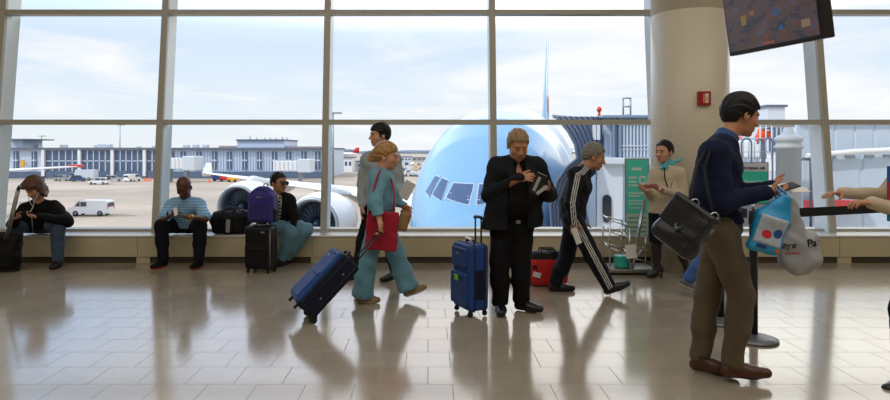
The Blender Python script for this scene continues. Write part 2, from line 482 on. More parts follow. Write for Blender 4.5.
for i, (a, b_) in enumerate(zip(BAYS, BAYS[1:])):
    m = MB()
    def rail(z, hz, y0, y1):
        m.loft([[(xx, wy(y0, z - hz), z - hz), (xx, wy(y1, z - hz), z - hz), (xx, wy(y1, z + hz), z + hz), (xx, wy(y0, z + hz), z + hz)] for xx in (a + 0.03, b_ - 0.03)], sm=False)
    for z in TRANS: rail(z, 0.034, MULL_Y + 0.012, MULL_Y + 0.16)
    rail(LEDGE_Z + 0.015, 0.018, MULL_Y + 0.14, GLASS_Y + 0.02)
    w = tag(m.build('window_%d' % (i + 1), MULL), kind='structure')
    m = MB()
    zz = [LEDGE_Z] + list(TRANS)
    for z0, z1 in zip(zz, zz[1:]):
        m.poly([(a + 0.02, wy(GLASS_Y, z0), z0), (b_ - 0.02, wy(GLASS_Y, z0), z0), (b_ - 0.02, wy(GLASS_Y, z1), z1), (a + 0.02, wy(GLASS_Y, z1), z1)])
    m.build('pane', GLASS, w)
# round column with a ring joint
CXC, CYC, CR = 3.27, 7.76, 0.455
m = MB(); m.sm = True
zr = EYE + 143 * (CYC - CR) / F_PX
m.lathe((CXC, CYC, 0), [(CR, 0.001), (CR, zr - 0.006), (CR - 0.006, zr - 0.004), (CR - 0.006, zr + 0.004), (CR, zr + 0.006), (CR, ZC)], 72)
tag(m.build('pillar', mat('column paint', rgb(224, 214, 192), 0.33, var=0.02, vscale=1.5)), kind='structure')

# ------------------------------------------------------------------ outside: apron, terminal, aircraft, vehicles
GZ = EYE - 8.66
def gd(py): return F_PX * 8.66 / (py - CY)
def apron_material():
    m = mat('apron concrete', (0.60, 0.53, 0.445), 0.9)
    nt = m.node_tree; b = nt.nodes['Principled BSDF']; N, L = nt.nodes.new, nt.links.new
    tc = N('ShaderNodeTexCoord'); br = N('ShaderNodeTexBrick'); br.offset = 0.0
    br.inputs['Scale'].default_value = 1.0; br.inputs['Brick Width'].default_value = 7.5; br.inputs['Row Height'].default_value = 7.5
    br.inputs['Mortar Size'].default_value = 0.06; br.inputs['Color1'].default_value = (0.50, 0.40, 0.295, 1); br.inputs['Color2'].default_value = (0.43, 0.345, 0.255, 1)
    br.inputs['Mortar'].default_value = (0.30, 0.25, 0.20, 1)
    L(tc.outputs['Object'], br.inputs['Vector'])
    nz = N('ShaderNodeTexNoise'); nz.inputs['Scale'].default_value = 0.035; nz.inputs['Detail'].default_value = 6
    mp = N('ShaderNodeMapping'); mp.inputs['Scale'].default_value = (0.5, 1.6, 1); L(tc.outputs['Object'], mp.inputs[0]); L(mp.outputs[0], nz.inputs['Vector'])
    mr = N('ShaderNodeMapRange'); mr.inputs['From Min'].default_value = 0.3; mr.inputs['From Max'].default_value = 0.7
    mr.inputs['To Min'].default_value = 0.78; mr.inputs['To Max'].default_value = 1.16
    L(nz.outputs['Fac'], mr.inputs['Value'])
    s = N('ShaderNodeVectorMath'); s.operation = 'SCALE'; L(br.outputs['Color'], s.inputs[0]); L(mr.outputs[0], s.inputs['Scale']); L(s.outputs[0], b.inputs['Base Color'])
    return m
m = MB(); m.bx(-1600, 1600, 9.8, 2600, GZ - 1, GZ)
tag(m.build('ground', apron_material()), kind='structure')
m = MB()
random.seed(5)
for k in range(60):
    x = -1500 + k * 50 + random.uniform(-15, 15); hh = random.uniform(6, 13)
    m.lathe((x, 1500 + random.uniform(-40, 40), GZ), [(46, 0), (42, hh * .7), (24, hh * .95), (1, hh)], 14)
tag(m.build('treeline', mat('haze tinted trees', rgb(118, 128, 140), 0.95)), 'low hazy line of trees on the horizon behind the apron', 'trees', kind='stuff')  # haze of distance is put into the grey-blue tree colour

WHITE = mat('white paint', rgb(232, 232, 230), 0.4)
OFFW = mat('off white panel', rgb(205, 212, 218), 0.5)
PALEB = mat('pale blue panel', rgb(192, 206, 222), 0.5)
GLZ = mat('blue grey glazing', rgb(82, 98, 124), 0.15)
ROOFM = mat('roof edge', rgb(96, 106, 122), 0.6)
DKB = mat('dark blue band', rgb(88, 104, 128), 0.6)
YEL = mat('yellow sign', rgb(232, 168, 36), 0.5)
BLK = mat('tyre black', rgb(22, 22, 24), 0.7)
STEEL = mat('galvanised steel', rgb(140, 146, 152), 0.4, 0.7)
RED = mat('red paint', rgb(196, 40, 32), 0.4)

def terminal():
    D = 190.0
    X = lambda px: (px - CX) * D / F_PX
    Z = lambda py: EYE - (py - CY) * D / F_PX
    t = thing('terminal_building', 'long low pale blue terminal building with dark glazing across the apron', 'building', (X(130), D, GZ))
    m = MB(); m.bx(X(-120), X(326), D, D + 40, GZ, Z(148.6)); m.build('wall', PALEB, t)
    m = MB(); m.bx(X(-121), X(327), D - 1.2, D + 41, Z(149.4), Z(147.6)); m.build('roof', ROOFM, t)
    m = MB(); m.bx(X(-119), X(325), D - 0.6, D, Z(178.0), Z(171.6)); m.build('plinth_band', DKB, t)
    m = MB(); m.bx(X(231), X(279.5), D + 6, D + 26, Z(148.5), Z(140)); m.mi = 1; m.bx(X(230.5), X(280), D + 5.5, D + 26.5, Z(140.6), Z(139)); m.build('penthouse', [PALEB, ROOFM], t)
    m = MB(); m.bx(X(2), X(14), D + 4, D + 14, Z(148), Z(139)); m.mi = 1; m.bx(X(2), X(25), D + 2, D + 15, Z(139.8), Z(138.6)); m.build('roof_cabin', [PALEB, ROOFM], t)
    m = MB(); m.bx(X(210), X(231), D + 8, D + 20, Z(148), Z(145.6)); m.build('roof_parapet', mat('rust panel', rgb(176, 150, 146), 0.7), t); m = MB(); m.bx(X(280), X(322), D + 8, D + 20, Z(148), Z(146.2)); m.build('roof_parapet', mat('rust panel', rgb(176, 150, 146), 0.7), t)
    # glazed hall on the left: bays of dark glass split by pale mullions
    for a, b_ in ((46.5, 79.5), (82, 112), (115, 144), (147, 164), (-70, -4)):
        m = MB(); m.bx(X(a), X(b_), D - 0.25, D + 0.1, Z(171), Z(150.6)); w = m.build('window', GLZ, t)
        m = MB(); n = max(2, int((b_ - a) / 5.6))
        for k in range(1, n): xx = X(a + (b_ - a) * k / n); m.bx(xx - 0.16, xx + 0.16, D - 0.4, D - 0.2, Z(171), Z(150.6))
        m.bx(X(a), X(b_), D - 0.4, D - 0.2, Z(161.4), Z(160.4)); m.build('mullion', PALEB, w)
    for a in (44.6, 80.7, 113.5, 145.5): 
        m = MB(); m.bx(X(a) - 0.45, X(a) + 0.45, D - 1.0, D + 0.1, Z(176), Z(149.5)); m.build('column', WHITE, t)
    for a in (16.5, 34.5, 171.7, 183.6, 199.4, 214.7, 229.8, 245.0, 259.7, 274.8, 289.0, 304.0, 318.0):
        m = MB(); m.bx(X(a) - 0.72, X(a) + 0.72, D - 0.3, D + 0.1, Z(169.2), Z(151.6)); w = m.build('window', GLZ, t)
        m = MB(); m.bx(X(a) - 0.72, X(a) + 0.72, D - 0.45, D - 0.2, Z(161.0), Z(159.6)); m.bx(X(a) - 0.10, X(a) + 0.10, D - 0.4, D - 0.2, Z(169.2), Z(151.6)); m.build('mullion', PALEB, w)
    m = MB()
    for k in range(60):
        xx = X(164 + k * 2.7); m.bx(xx - 0.06, xx + 0.06, D - 0.12, D + 0.05, Z(171.6), Z(149.5))
    m.build('panel_rib', mat('panel rib', rgb(146, 166, 192), 0.6), t)
    for k, (a, y0, y1) in enumerate(((25.6, 160, 167), (191.6, 159.6, 166.2), (310.6, 158.3, 163.2))):
        m = MB(); m.bx(X(a - 1.7), X(a + 1.7), D - 1.6, D - 1.2, Z(y1), Z(y0)); m.bx(X(a) - .1, X(a) + .1, D - 1.5, D - 0.1, Z((y0 + y1) / 2) - .1, Z((y0 + y1) / 2) + .1); m.build('gate_sign', YEL, t, 'small yellow gate sign')
    random.seed(3)
    for k in range(16):
        a = random.uniform(10, 320); hh = random.uniform(0.8, 2.0); yy = D + random.uniform(5, 25)
        m = MB(); m.bx(X(a) - hh * .5, X(a) + hh * .5, yy, yy + 2, Z(148), Z(147.6) + hh * .6); m.build('roof_unit', OFFW, t)
    for a in (236, 243, 252, 258, 264, 271, 276):
        m = MB(); m.tube([(X(a), D + 15, Z(139.5)), (X(a), D + 15, Z(136.6 - (a % 3)))], 0.16); m.build('roof_pipe', STEEL, t)
terminal()

def jet_bridge_far(x0, x1, y0, y1, label):
    D = 165.0
    X = lambda px: (px - CX) * D / F_PX
    Z = lambda py: EYE - (py - CY) * D / F_PX
    t = thing('jet_bridge', label, 'jet bridge', (X((x0 + x1) / 2), D, GZ), 'far jet bridges')
    m = MB(); m.bx(X(x0), X(x1), D, D + 4, Z(y1), Z(y0), 0.15); m.build('tunnel', WHITE, t)
    m = MB()
    for k in range(7): xx = X(x0 + (x1 - x0) * (k + .5) / 7); m.bx(xx - .15, xx + .15, D - .12, D + .1, Z(y1), Z(y0))
    m.build('rib', OFFW, t)
    m = MB(); m.bx(X(x1) - 1.2, X(x1) + 2.2, D - 1, D + 5, Z(y1) - .4, Z(y0) + .5, 0.2); m.build('cab', OFFW, t)
    for xx in (X(x0 + 6), X(x1 - 4)):
        m = MB(); m.bx(xx - .5, xx + .5, D + 1, D + 2.5, GZ, Z(y1)); m.build('leg', STEEL, t)
jet_bridge_far(161, 188, 158, 169, 'white jet bridge across the apron above the bald man\'s head')
jet_bridge_far(273, 303, 161, 171, 'white jet bridge across the apron above the man with glasses')

# ------------------------------------------------------------------ aircraft
def sect(st, x):
    xs = [s[0] for s in st]
    return [float(np.interp(x, xs, [s[i] for s in st])) for i in (1, 2, 3)]
A380 = [(x, w, (a if x < .3 else a + .25), b) for x, w, a, b in ((0, .05, 4.75, 4.65), (.25, .75, 5.45, 4.0), (.8, 1.30, 6.05, 3.45), (1.6, 1.85, 6.75, 3.0), (2.6, 2.35, 7.45, 2.65), (3.6, 2.75, 8.15, 2.4), (4.8, 3.08, 8.95, 2.25), (6.5, 3.35, 9.7, 2.15), (8.5, 3.5, 10.25, 2.1), (11, 3.57, 10.55, 2.1), (14, 3.57, 10.6, 2.1), (48, 3.57, 10.6, 2.1), (56, 3.1, 10.5, 3.2), (64, 1.9, 10.1, 5.6), (70, .8, 9.4, 7.3), (72.5, .15, 8.9, 8.3))]
class Plane:
    def __init__(s, nose, yaw, st, k=1.0, gz=GZ):
        s.n = V3(nose[0], nose[1], gz); s.a = V3(math.sin(yaw), math.cos(yaw), 0); s.l = V3(-math.cos(yaw), math.sin(yaw), 0); s.st = st; s.k = k
    def P(s, aft, lat, z): return s.n + s.k * (aft * s.a + lat * s.l + V3(0, 0, z))
    def ring(s, x, n=48, off=0.0):
        hw, zt, zb = sect(s.st, x); c = (zt + zb) / 2; hz = (zt - zb) / 2; out = []
        for i in range(n):
            t = 2 * PI * i / n; ct, stt = math.cos(t), math.sin(t); p = 2 / 2.15
            out.append(s.P(x, (hw + off) * math.copysign(abs(ct) ** p, ct), c + (hz + off) * math.copysign(abs(stt) ** p, stt)))
        return out
    def front(s, lat, z, off=0.02):
        """the point of the nose skin seen from ahead at that lateral offset and height"""
        for x in np.arange(0.02, 14, 0.02):
            hw, zt, zb = sect(s.st, x); c = (zt + zb) / 2; hz = (zt - zb) / 2
            if abs(lat / hw) ** 2.15 + abs((z - c) / hz) ** 2.15 <= 1: return s.P(x - off, lat * (1 + off * .3), z)
        return s.P(8, lat, z)
def airfoil_loft(m, sections):
    """sections: (leading edge point, trailing edge point, thickness, thickness direction)"""
    prof = [(0, 0), (.02, .35), (.08, .7), (.25, 1), (.5, .85), (.8, .35), (1, .03), (.8, -.2), (.5, -.45), (.25, -.6), (.08, -.5), (.02, -.3)]
    m.sm = True
    m.loft([[le + (te - le) * u + np.asarray(n) * th * v for u, v in prof] for le, te, th, n in sections])
def engine(pl, root, lat, aft, zc, r, L, cowl, lip, fan, z_wing, chord_aft):
    c = pl.P(aft, lat, zc); R = Matrix([(-pl.l[0], -pl.l[1], 0), (0, 0, -1), tuple(pl.a)]).transposed()
    R = Matrix((Vector(pl.l), Vector(pl.a).cross(Vector(pl.l)), Vector(pl.a))).transposed()
    k = pl.k
    m = MB(); m.sm = True
    m.lathe(c, [(r * .82 * k, .35 * k), (r * .86 * k, .12 * k), (r * .93 * k, 0), (r * .99 * k, .15 * k), (r * 1.08 * k, .8 * k), (r * 1.13 * k, 1.8 * k), (r * 1.08 * k, L * .6 * k), (r * .88 * k, L * .9 * k), (r * .8 * k, L * k), (r * .7 * k, L * k)], 48, R, caps=False)
    e = m.build('engine', cowl, root)
    m = MB(); m.lathe(c, [(r * .80 * k, .5 * k), (r * .835 * k, .14 * k), (r * .90 * k, -.03 * k), (r * .965 * k, .05 * k), (r * .995 * k, .2 * k)], 48, R, caps=False); m.build('inlet_lip', lip, e)
    m = MB(); m.lathe(c, [(r * .82 * k, .3 * k), (r * .80 * k, 1.2 * k), (.02, 1.25 * k)], 48, R, caps=False); m.build('inlet', mat('inlet liner', rgb(44, 58, 78), 0.35), e)
    m = MB()
    for q in range(24):
        t = 2 * PI * q / 24
        d = Vector((math.cos(t), math.sin(t), 0)); d2 = Vector((math.cos(t + .2), math.sin(t + .2), 0))
        m.poly([Vector(c) + R @ (d * r * .22 * k + Vector((0, 0, .95 * k))), Vector(c) + R @ (d * r * .78 * k + Vector((0, 0, .9 * k))), Vector(c) + R @ (d2 * r * .78 * k + Vector((0, 0, 1.1 * k))), Vector(c) + R @ (d2 * r * .22 * k + Vector((0, 0, 1.12 * k)))])
    m.build('fan_blade', fan, e)
    m = MB(); m.lathe(c, [(.01, .45 * k), (r * .12 * k, .7 * k), (r * .24 * k, 1.1 * k)], 20, R); m.build('spinner', fan, e)
    m = MB(); m.lathe(c, [(r * .62 * k, (L - .6) * k), (r * .5 * k, (L + .6) * k), (r * .2 * k, (L + 1.9) * k), (.02, (L + 2.2) * k)], 28, R); m.build('exhaust', STEEL, e)
    # pylon
    m = MB(); m.sm = True
    def ps(x, zt, zb, w): return [pl.P(x, lat - w, zb), pl.P(x, lat + w, zb), pl.P(x, lat + w, zt), pl.P(x, lat - w, zt)]
    top = zc + r * 1.05
    m.loft([ps(aft + 1.6, top + .1, top - .2, .05), ps(aft + 3, top + .55, top - .3, .22), ps(chord_aft, z_wing + .3, top - .6, .28), ps(chord_aft + 3.0, z_wing, z_wing - 1.0, .25), ps(chord_aft + 6.5, z_wing - .1, z_wing - .4, .06)], sm=True)
    m.build('pylon', cowl, root)
def airliner(pl, name, label, up_c, low_c, fin_c, wing_c, right_wing=True):
    t = thing(name, label, 'airplane', pl.P(20, 0, 0))
    m = MB(); m.sm = True
    xs = sorted(set([s[0] for s in pl.st] + list(np.arange(0.1, 14, .35)) + list(range(14, 72, 4))))
    m.loft([pl.ring(x) for x in xs])
    fus = m.build('fuselage', [up_c, low_c], t)
    off = base_of(t)
    for p in fus.data.polygons:
        q = np.array(p.center + off) - pl.n
        z = q[2] / pl.k
        if z < 4.1 - 0.0 * z: p.material_index = 1
    for S in (1, -1):
        m = MB(); secs = []
        for (lat, le, ch, z, th) in ((2.5, 19.5, 18.5, 3.9, 1.5), (6, 22.6, 15.2, 4.2, 1.3), (11.5, 27.0, 11.2, 4.7, .95), (14.9, 29.6, 9.6, 5.0, .8), (25.7, 37.3, 6.8, 5.4, .5), (39.0, 46.4, 3.6, 5.9, .22), (39.7, 47.2, 2.6, 5.95, .12)):
            secs.append((pl.P(le, S * lat, z), pl.P(le + ch, S * lat, z - .25), th * .5 * pl.k, (0, 0, 1)))
        airfoil_loft(m, secs); w = m.build('wing', wing_c, t)
        m = MB(); airfoil_loft(m, [(pl.P(46.9, S * 39.6, 5.5), pl.P(48.6, S * 39.6, 5.5), .1, -S * pl.l), (pl.P(46.7, S * 39.62, 5.9), pl.P(49.0, S * 39.62, 5.9), .12, -S * pl.l), (pl.P(48.2, S * 40.0, 7.1), pl.P(49.3, S * 40.0, 7.1), .06, -S * pl.l)])
        m.build('wing_fence', wing_c, w)
        m = MB()
        for q, lat in enumerate((8.0, 17.5, 21.5, 29.5, 33.5)):
            le, ch, z = [float(np.interp(lat, (2.5, 6, 11.5, 14.9, 25.7, 39), v)) for v in ((19.5, 22.6, 27, 29.6, 37.3, 46.4), (18.5, 15.2, 11.2, 9.6, 6.8, 3.6), (3.9, 4.2, 4.7, 5.0, 5.4, 5.9))]
            m.tube([pl.P(le + ch * .45, S * lat, z - .45), pl.P(le + ch * .7, S * lat, z - .75), pl.P(le + ch * 1.15, S * lat, z - .55)], [.1 * pl.k, .42 * pl.k, .08 * pl.k], 10)
        m.build('flap_fairing', wing_c, w)
        m = MB(); airfoil_loft(m, [(pl.P(61, S * 1.2, 8.2), pl.P(70, S * 1.2, 8.1), .4, (0, 0, 1)), (pl.P(70.5, S * 15, 9.6), pl.P(73.6, S * 15, 9.5), .15, (0, 0, 1))]); m.build('tailplane', wing_c, t)
        engine(pl, t, S * 14.9, 22.3, 3.25, 2.05, 5.2, WHITE, STEEL, mat('fan grey', rgb(34, 44, 60), 0.35, 0.3), 4.9, 29.8)
        engine(pl, t, S * 25.7, 30.6, 3.55, 2.05, 5.2, WHITE, STEEL, mat('fan grey', rgb(34, 44, 60), 0.35, 0.3), 5.3, 37.5)
    m = MB(); airfoil_loft(m, [(pl.P(55.5, 0, 10.1), pl.P(70.2, 0, 10.0), .55, pl.l), (pl.P(58.4, 0, 13.0), pl.P(70.8, 0, 13.0), .42, pl.l), (pl.P(66.8, 0, 24.0), pl.P(73.0, 0, 24.0), .18, pl.l)])
    fin = m.build('tail_fin', fin_c, t)
    return t, fin
BLUE_P = mat('light blue aircraft paint', rgb(124, 168, 198), 0.25, coat=0.3)
SILV = mat('silver aircraft belly', rgb(196, 206, 214), 0.3)
AWH = mat('aircraft white', rgb(238, 238, 236), 0.35)
pl = Plane((1.18, 19.4), math.radians(13.0), A380)
ap, fin = airliner(pl, 'airliner', 'huge light blue airliner nose on outside the middle windows', BLUE_P, SILV, BLUE_P, AWH)
def skin_patch(name, poly4, mt, parent, n=8, off=0.03):
    """a patch of the nose skin bounded by four (lateral, height) corners"""
    m = MB(); m.sm = True; g = []
    for i in range(n + 1):
        a = lerp(np.array(poly4[0]), np.array(poly4[1]), i / n); b_ = lerp(np.array(poly4[3]), np.array(poly4[2]), i / n)
        g.append([m.bm.verts.new(Vector(pl.front(*lerp(a, b_, j / n), off))) for j in range(n + 1)])
    fs = [m.bm.faces.new((g[i][j], g[i + 1][j], g[i + 1][j + 1], g[i][j + 1])) for i in range(n) for j in range(n)]
    for f in fs: f.smooth = True
    return m.build(name, mt, parent)
WSCR = mat('cockpit glass', rgb(70, 90, 122), 0.08); WFR = mat('cockpit window frame', rgb(178, 190, 200), 0.4)
for S in (1, -1):
    for q in (((.10, 7.47), (.84, 7.49), (1.00, 7.00), (.14, 6.84)), ((1.08, 7.56), (1.38, 7.64), (1.62, 7.06), (1.18, 6.90)), ((1.50, 7.66), (1.70, 7.70), (2.02, 7.12), (1.76, 7.00))):
        q = [(S * a, b_) for a, b_ in q]; c = np.mean(q, 0)
        fr = skin_patch('cockpit_window_frame', [tuple(c + (np.array(v) - c) * 1.12) for v in q], WFR, ap, off=0.02)
        skin_patch('cockpit_window', q, WSCR, fr, off=0.032)
for la, z in ((.55, 6.05), (-.35, 6.15), (1.15, 6.0)):
    m = MB(); p = pl.front(la, z, 0.02); m.tube([p, p + V3(0, -.25, 0), p + V3(0, -.35, -.18)], 0.035); m.build('pitot_probe', STEEL, ap)
# airline roundel low on the tail fin and on the side behind the door
def roundel(c, nrm, up, r, parent):
    nrm, up = Vector(nrm).normalized(), Vector(up); s = up.cross(nrm).normalized(); up = nrm.cross(s)
    for sgn, mm in ((1, mat('roundel red', rgb(206, 54, 62), 0.4)), (-1, mat('roundel blue', rgb(34, 78, 160), 0.4))):
        pts = []
        for i in range(17):
            t = PI * i / 16; pts.append((math.cos(t), sgn * math.sin(t)))
        wave = [(-math.cos(PI * i / 12), 0.3 * math.sin(2 * PI * i / 12)) for i in range(1, 12)]
        m = MB(); m.prism([Vector(c) + s * a * r + up * b_ * r for a, b_ in pts + wave], nrm * 0.03); m.build('roundel', mm, parent)
roundel(pl.P(63.5, 0.3, 14.2), pl.l, (0, 0, 1), 1.6, ap); roundel(pl.P(63.5, -0.33, 14.2), -pl.l, (0, 0, 1), 1.6, ap)
roundel(pl.P(12.0, -3.62, 7.2), -pl.l, (0, 0, 1), 0.55, ap)

# a second, white airliner: only its far wing reaches into the left window
def far_wing_plane():
    D = 78.0
    tip = at(82, 166.5, D)
    t = thing('parked_airliner', 'white airliner whose long thin red-tipped wing crosses the left window', 'airplane', (tip[0] - 30, D + 6, GZ))
    yaw = math.radians(-4)
    a = V3(math.sin(yaw), math.cos(yaw), 0); l = V3(math.cos(yaw), -math.sin(yaw), 0)
    root_ = tip - l * 27 - V3(0, 0, 1.6)
    m = MB(); airfoil_loft(m, [(root_ - a * 6, root_ + a * 3, .55, (0, 0, 1)), (root_ + l * 12 - a * 1.5 + V3(0, 0, .75), root_ + l * 12 + a * 3.0 + V3(0, 0, .7), .32, (0, 0, 1)), (tip - a * .6 - l * .3, tip + a * 1.2 - l * .3, .12, (0, 0, 1)), (tip, tip + a * .7, .05, (0, 0, 1))]); w = m.build('wing', AWH, t)
    m = MB(); m.box(tip + V3(0, 0, .06) - l * .7, (1.5, 1.0, .36), None, .1); m.build('wing_tip', RED, w, 'red wing tip')
    c = root_ - l * 1.7 - a * 14
    m = MB(); m.sm = True
    prof = [(0, .05), (.6, .7), (2, 1.35), (4, 1.8), (7, 1.98), (26, 1.98), (32, 1.4), (37, .35)]
    m.loft([[c + a * x + l * r * math.cos(2 * PI * i / 28) + V3(0, 0, .9 + r * math.sin(2 * PI * i / 28)) for i in range(28)] for x, r in prof]); m.build('fuselage', AWH, t)
    m = MB(); airfoil_loft(m, [(c + a * 29 + V3(0, 0, 2.4), c + a * 37 + V3(0, 0, 2.4), .3, l), (c + a * 34 + V3(0, 0, 8), c + a * 38 + V3(0, 0, 8), .12, l)]); m.build('tail_fin', RED, t)
    cc = root_ + l * 6 - a * 4.2 - V3(0, 0, 1.0)
    R = Matrix((Vector(l), Vector(a).cross(Vector(l)), Vector(a))).transposed()
    m = MB(); m.lathe(cc, [(.6, .3), (.82, 0), (.95, .3), (1.0, 1.2), (.75, 3.0), (.4, 3.4), (.02, 3.5)], 24, R); e = m.build('engine', OFFW, t)
    m = MB(); m.lathe(cc, [(.7, .2), (.02, .6)], 24, R, caps=False); m.build('inlet', BLK, e)
    for p in (c + a * 5, root_ - l * 1.7 + l * 2.5):
        m = MB(); m.tube([p + V3(0, 0, 0), V3(p[0], p[1], GZ + .4)], .12); m.lathe(V3(p[0], p[1], GZ + .42), [(.01, -.3), (.4, -.28), (.42, .28), (.01, .3)], 18, Matrix(((0, 0, 1), (0, 1, 0), (-1, 0, 0)))); m.build('landing_gear', BLK, t)
far_wing_plane()

# ------------------------------------------------------------------ vehicles on the apron
def vehicle(name, label, px, py, D, length, kind, paint, heading=0.0, group=None, cat='car'):
    """kind: van, car, truck; built lengthwise along x then turned"""
    p = at(px, py, D); p[2] = GZ
    t = thing(name, label, cat, p, group)
    rot = Matrix.Rotation(heading, 3, 'Z')
    G = lambda x, y, z: Vector(p) + rot @ Vector((x, y, z))
    L = length; W = 1.9 if kind != 'truck' else 2.4
    prof = {'van': [(-.5, .35), (-.5, 1.05), (-.485, 1.85), (-.46, 2.02), (.20, 2.05), (.245, 1.98), (.34, 1.28), (.47, 1.08), (.5, .9), (.5, .35)],
            'car': [(-.5, .4), (-.5, .95), (-.46, 1.05), (-.42, 1.6), (-.36, 1.72), (.08, 1.72), (.14, 1.64), (.24, 1.1), (.46, .98), (.5, .8), (.5, .4)],
            'truck': [(-.5, .6), (-.5, 3.1), (.22, 3.1), (.22, 2.2), (.40, 2.2), (.46, 1.4), (.5, 1.3), (.5, .6)]}[kind]
    m = MB(); m.sm = False
    ring = lambda y, s: [G(u * L, y, z if z < 1.0 else 1.0 + (z - 1.0) * s if kind != 'truck' else z) for u, z in prof]
    m.loft([ring(-W / 2, .94), ring(-W / 2 - .03, 1.0), ring(W / 2 + .03, 1.0), ring(W / 2, .94)], sm=False)
    m.build('body', paint, t)
    gm = mat('vehicle glass', rgb(66, 76, 88), 0.15)
    wins = {'van': [((.20, 1.88), (.235, 1.88), (.325, 1.3), (.20, 1.28)), ((.03, 1.85), (.18, 1.87), (.18, 1.28), (.03, 1.28)), ((-.45, 1.85), (-.30, 1.86), (-.30, 1.3), (-.45, 1.3)), ((-.27, 1.86), (-.02, 1.86), (-.02, 1.3), (-.27, 1.3))],
            'car': [((-.15, 1.62), (.06, 1.62), (.17, 1.14), (-.15, 1.1)), ((-.41, 1.58), (-.18, 1.62), (-.18, 1.1), (-.44, 1.1))],
            'truck': [((.25, 2.1), (.39, 2.1), (.44, 1.5), (.25, 1.5))]}[kind]
    if kind == 'van': wins = wins[:2]
    for S in (-1, 1):
        m = MB()
        for q in wins: m.prism([G(u * L, S * (W / 2 + .012), z) for u, z in q], rot @ Vector((0, S * .03, 0)))
        m.build('side_window', gm, t)
    if kind != 'truck':
        a, b_ = ((.243, 1.92), (.338, 1.32)) if kind == 'van' else ((.15, 1.62), (.24, 1.14))
        m = MB(); m.loft([[G(a[0] * L + .04, y, a[1]), G(b_[0] * L + .04, y, b_[1]), G(b_[0] * L + .07, y, b_[1] + .03), G(a[0] * L + .07, y, a[1] + .03)] for y in (-W * .43, W * .43)], sm=False); m.build('windscreen', gm, t)
        m = MB(); m.bx(0, 0.001, 0, 0.001, 0, 0.001); m.bm.clear()
        m.loft([[G(-.505 * L, y, 1.75), G(-.505 * L, y, 1.2), G(-.495 * L, y, 1.2), G(-.49 * L, y, 1.75)] for y in (-W * .4, W * .4)], sm=False); m.build('rear_window', gm, t)
    wheel_axis = rot @ Matrix(((1, 0, 0), (0, 0, 1), (0, -1, 0)))
    for u in (-.31, .31):
        for S in (-1, 1):
            r = .36 if kind != 'truck' else .48
            m = MB(); m.lathe(G(u * L, S * (W / 2 - .06), r), [(.01, -.12), (r * .8, -.12), (r, -.08), (r, .08), (r * .8, .12), (.01, .12)], 18, wheel_axis); w = m.build('wheel', BLK, t)
            m = MB(); m.lathe(G(u * L, S * (W / 2 - .06), r), [(.01, -.14), (r * .55, -.13), (r * .55, .13), (.01, .14)], 14, wheel_axis); m.build('hubcap', STEEL, w)
    for S in (-1, 1):
        m = MB(); m.box(G(L * .49, S * W * .38, .85), (.12, .3, .2), rot, .03); m.build('headlight', OFFW, t)
        m = MB(); m.box(G(-L * .5, S * W * .42, 1.2 if kind != 'truck' else .9), (.08, .16, .5 if kind != 'truck' else .2), rot, .02); m.build('tail_light', RED, t)
    return t
GREYV = mat('grey car paint', rgb(150, 156, 164), 0.3); BLUEV = mat('blue car paint', rgb(52, 84, 142), 0.3); SILVV = mat('silver car paint', rgb(190, 194, 198), 0.3)
dv = gd(215.5)
vehicle('van', 'white van driving across the apron behind the seated man in black jacket', 91.5, 216, dv, 39 * dv / F_PX, 'van', WHITE, PI * 1.0, cat='van')
for nm, lb, px, py, ln, kd, pt, hd_ in (
    ('car', 'grey car parked before the glazed hall, leftmost of the far cars', 63, 181, 4.6, 'car', GREYV, 0),
    ('car', 'small blue vehicle parked left of the white box truck', 78.5, 181.5, 3.6, 'car', BLUEV, 0.4),
    ('car', 'white sport utility car on the apron below the white box truck', 99, 184.5, 4.9, 'car', WHITE, PI),
    ('car', 'silver car parked far off between white car and white van', 113.5, 181.5, 4.4, 'car', SILVV, 0.5),
    ('van', 'small white van seen from behind near the terminal glazing', 132.5, 181.5, 4.4, 'van', WHITE, 1.2)):
    vehicle(nm, lb, px, py, gd(py), ln, kd, pt, hd_, 'cars by the terminal', cat=nm)
vehicle('box_truck', 'tall white box truck parked in front of the glazed terminal hall', 83, 180.5, gd(180.5), 7.5, 'truck', OFFW, PI, cat='truck')
random.seed(11)
cone_m = mat('cone orange', rgb(238, 104, 40), 0.5)
for k, (px, py) in enumerate(((144.5, 181), (147.5, 181.4), (150.5, 181), (40, 183), (209, 182.5), (243, 182))):
    d = gd(py); p = at(px, py, d); p[2] = GZ
    m = MB(); m.lathe(p, [(.45, 0), (.45, .08), (.28, .1), (.06, 1.1), (.01, 1.1)], 12)
    tag(m.build('traffic_cone', cone_m), ['orange cone far out on the apron, ' + s for s in ('first right of the small white van', 'second right of the small white van', 'third right of the small white van', 'behind the long-haired man', 'under the blue airliner wing tip', 'just above the blue airliner wing')][k], 'cone', 'cones on the apron')
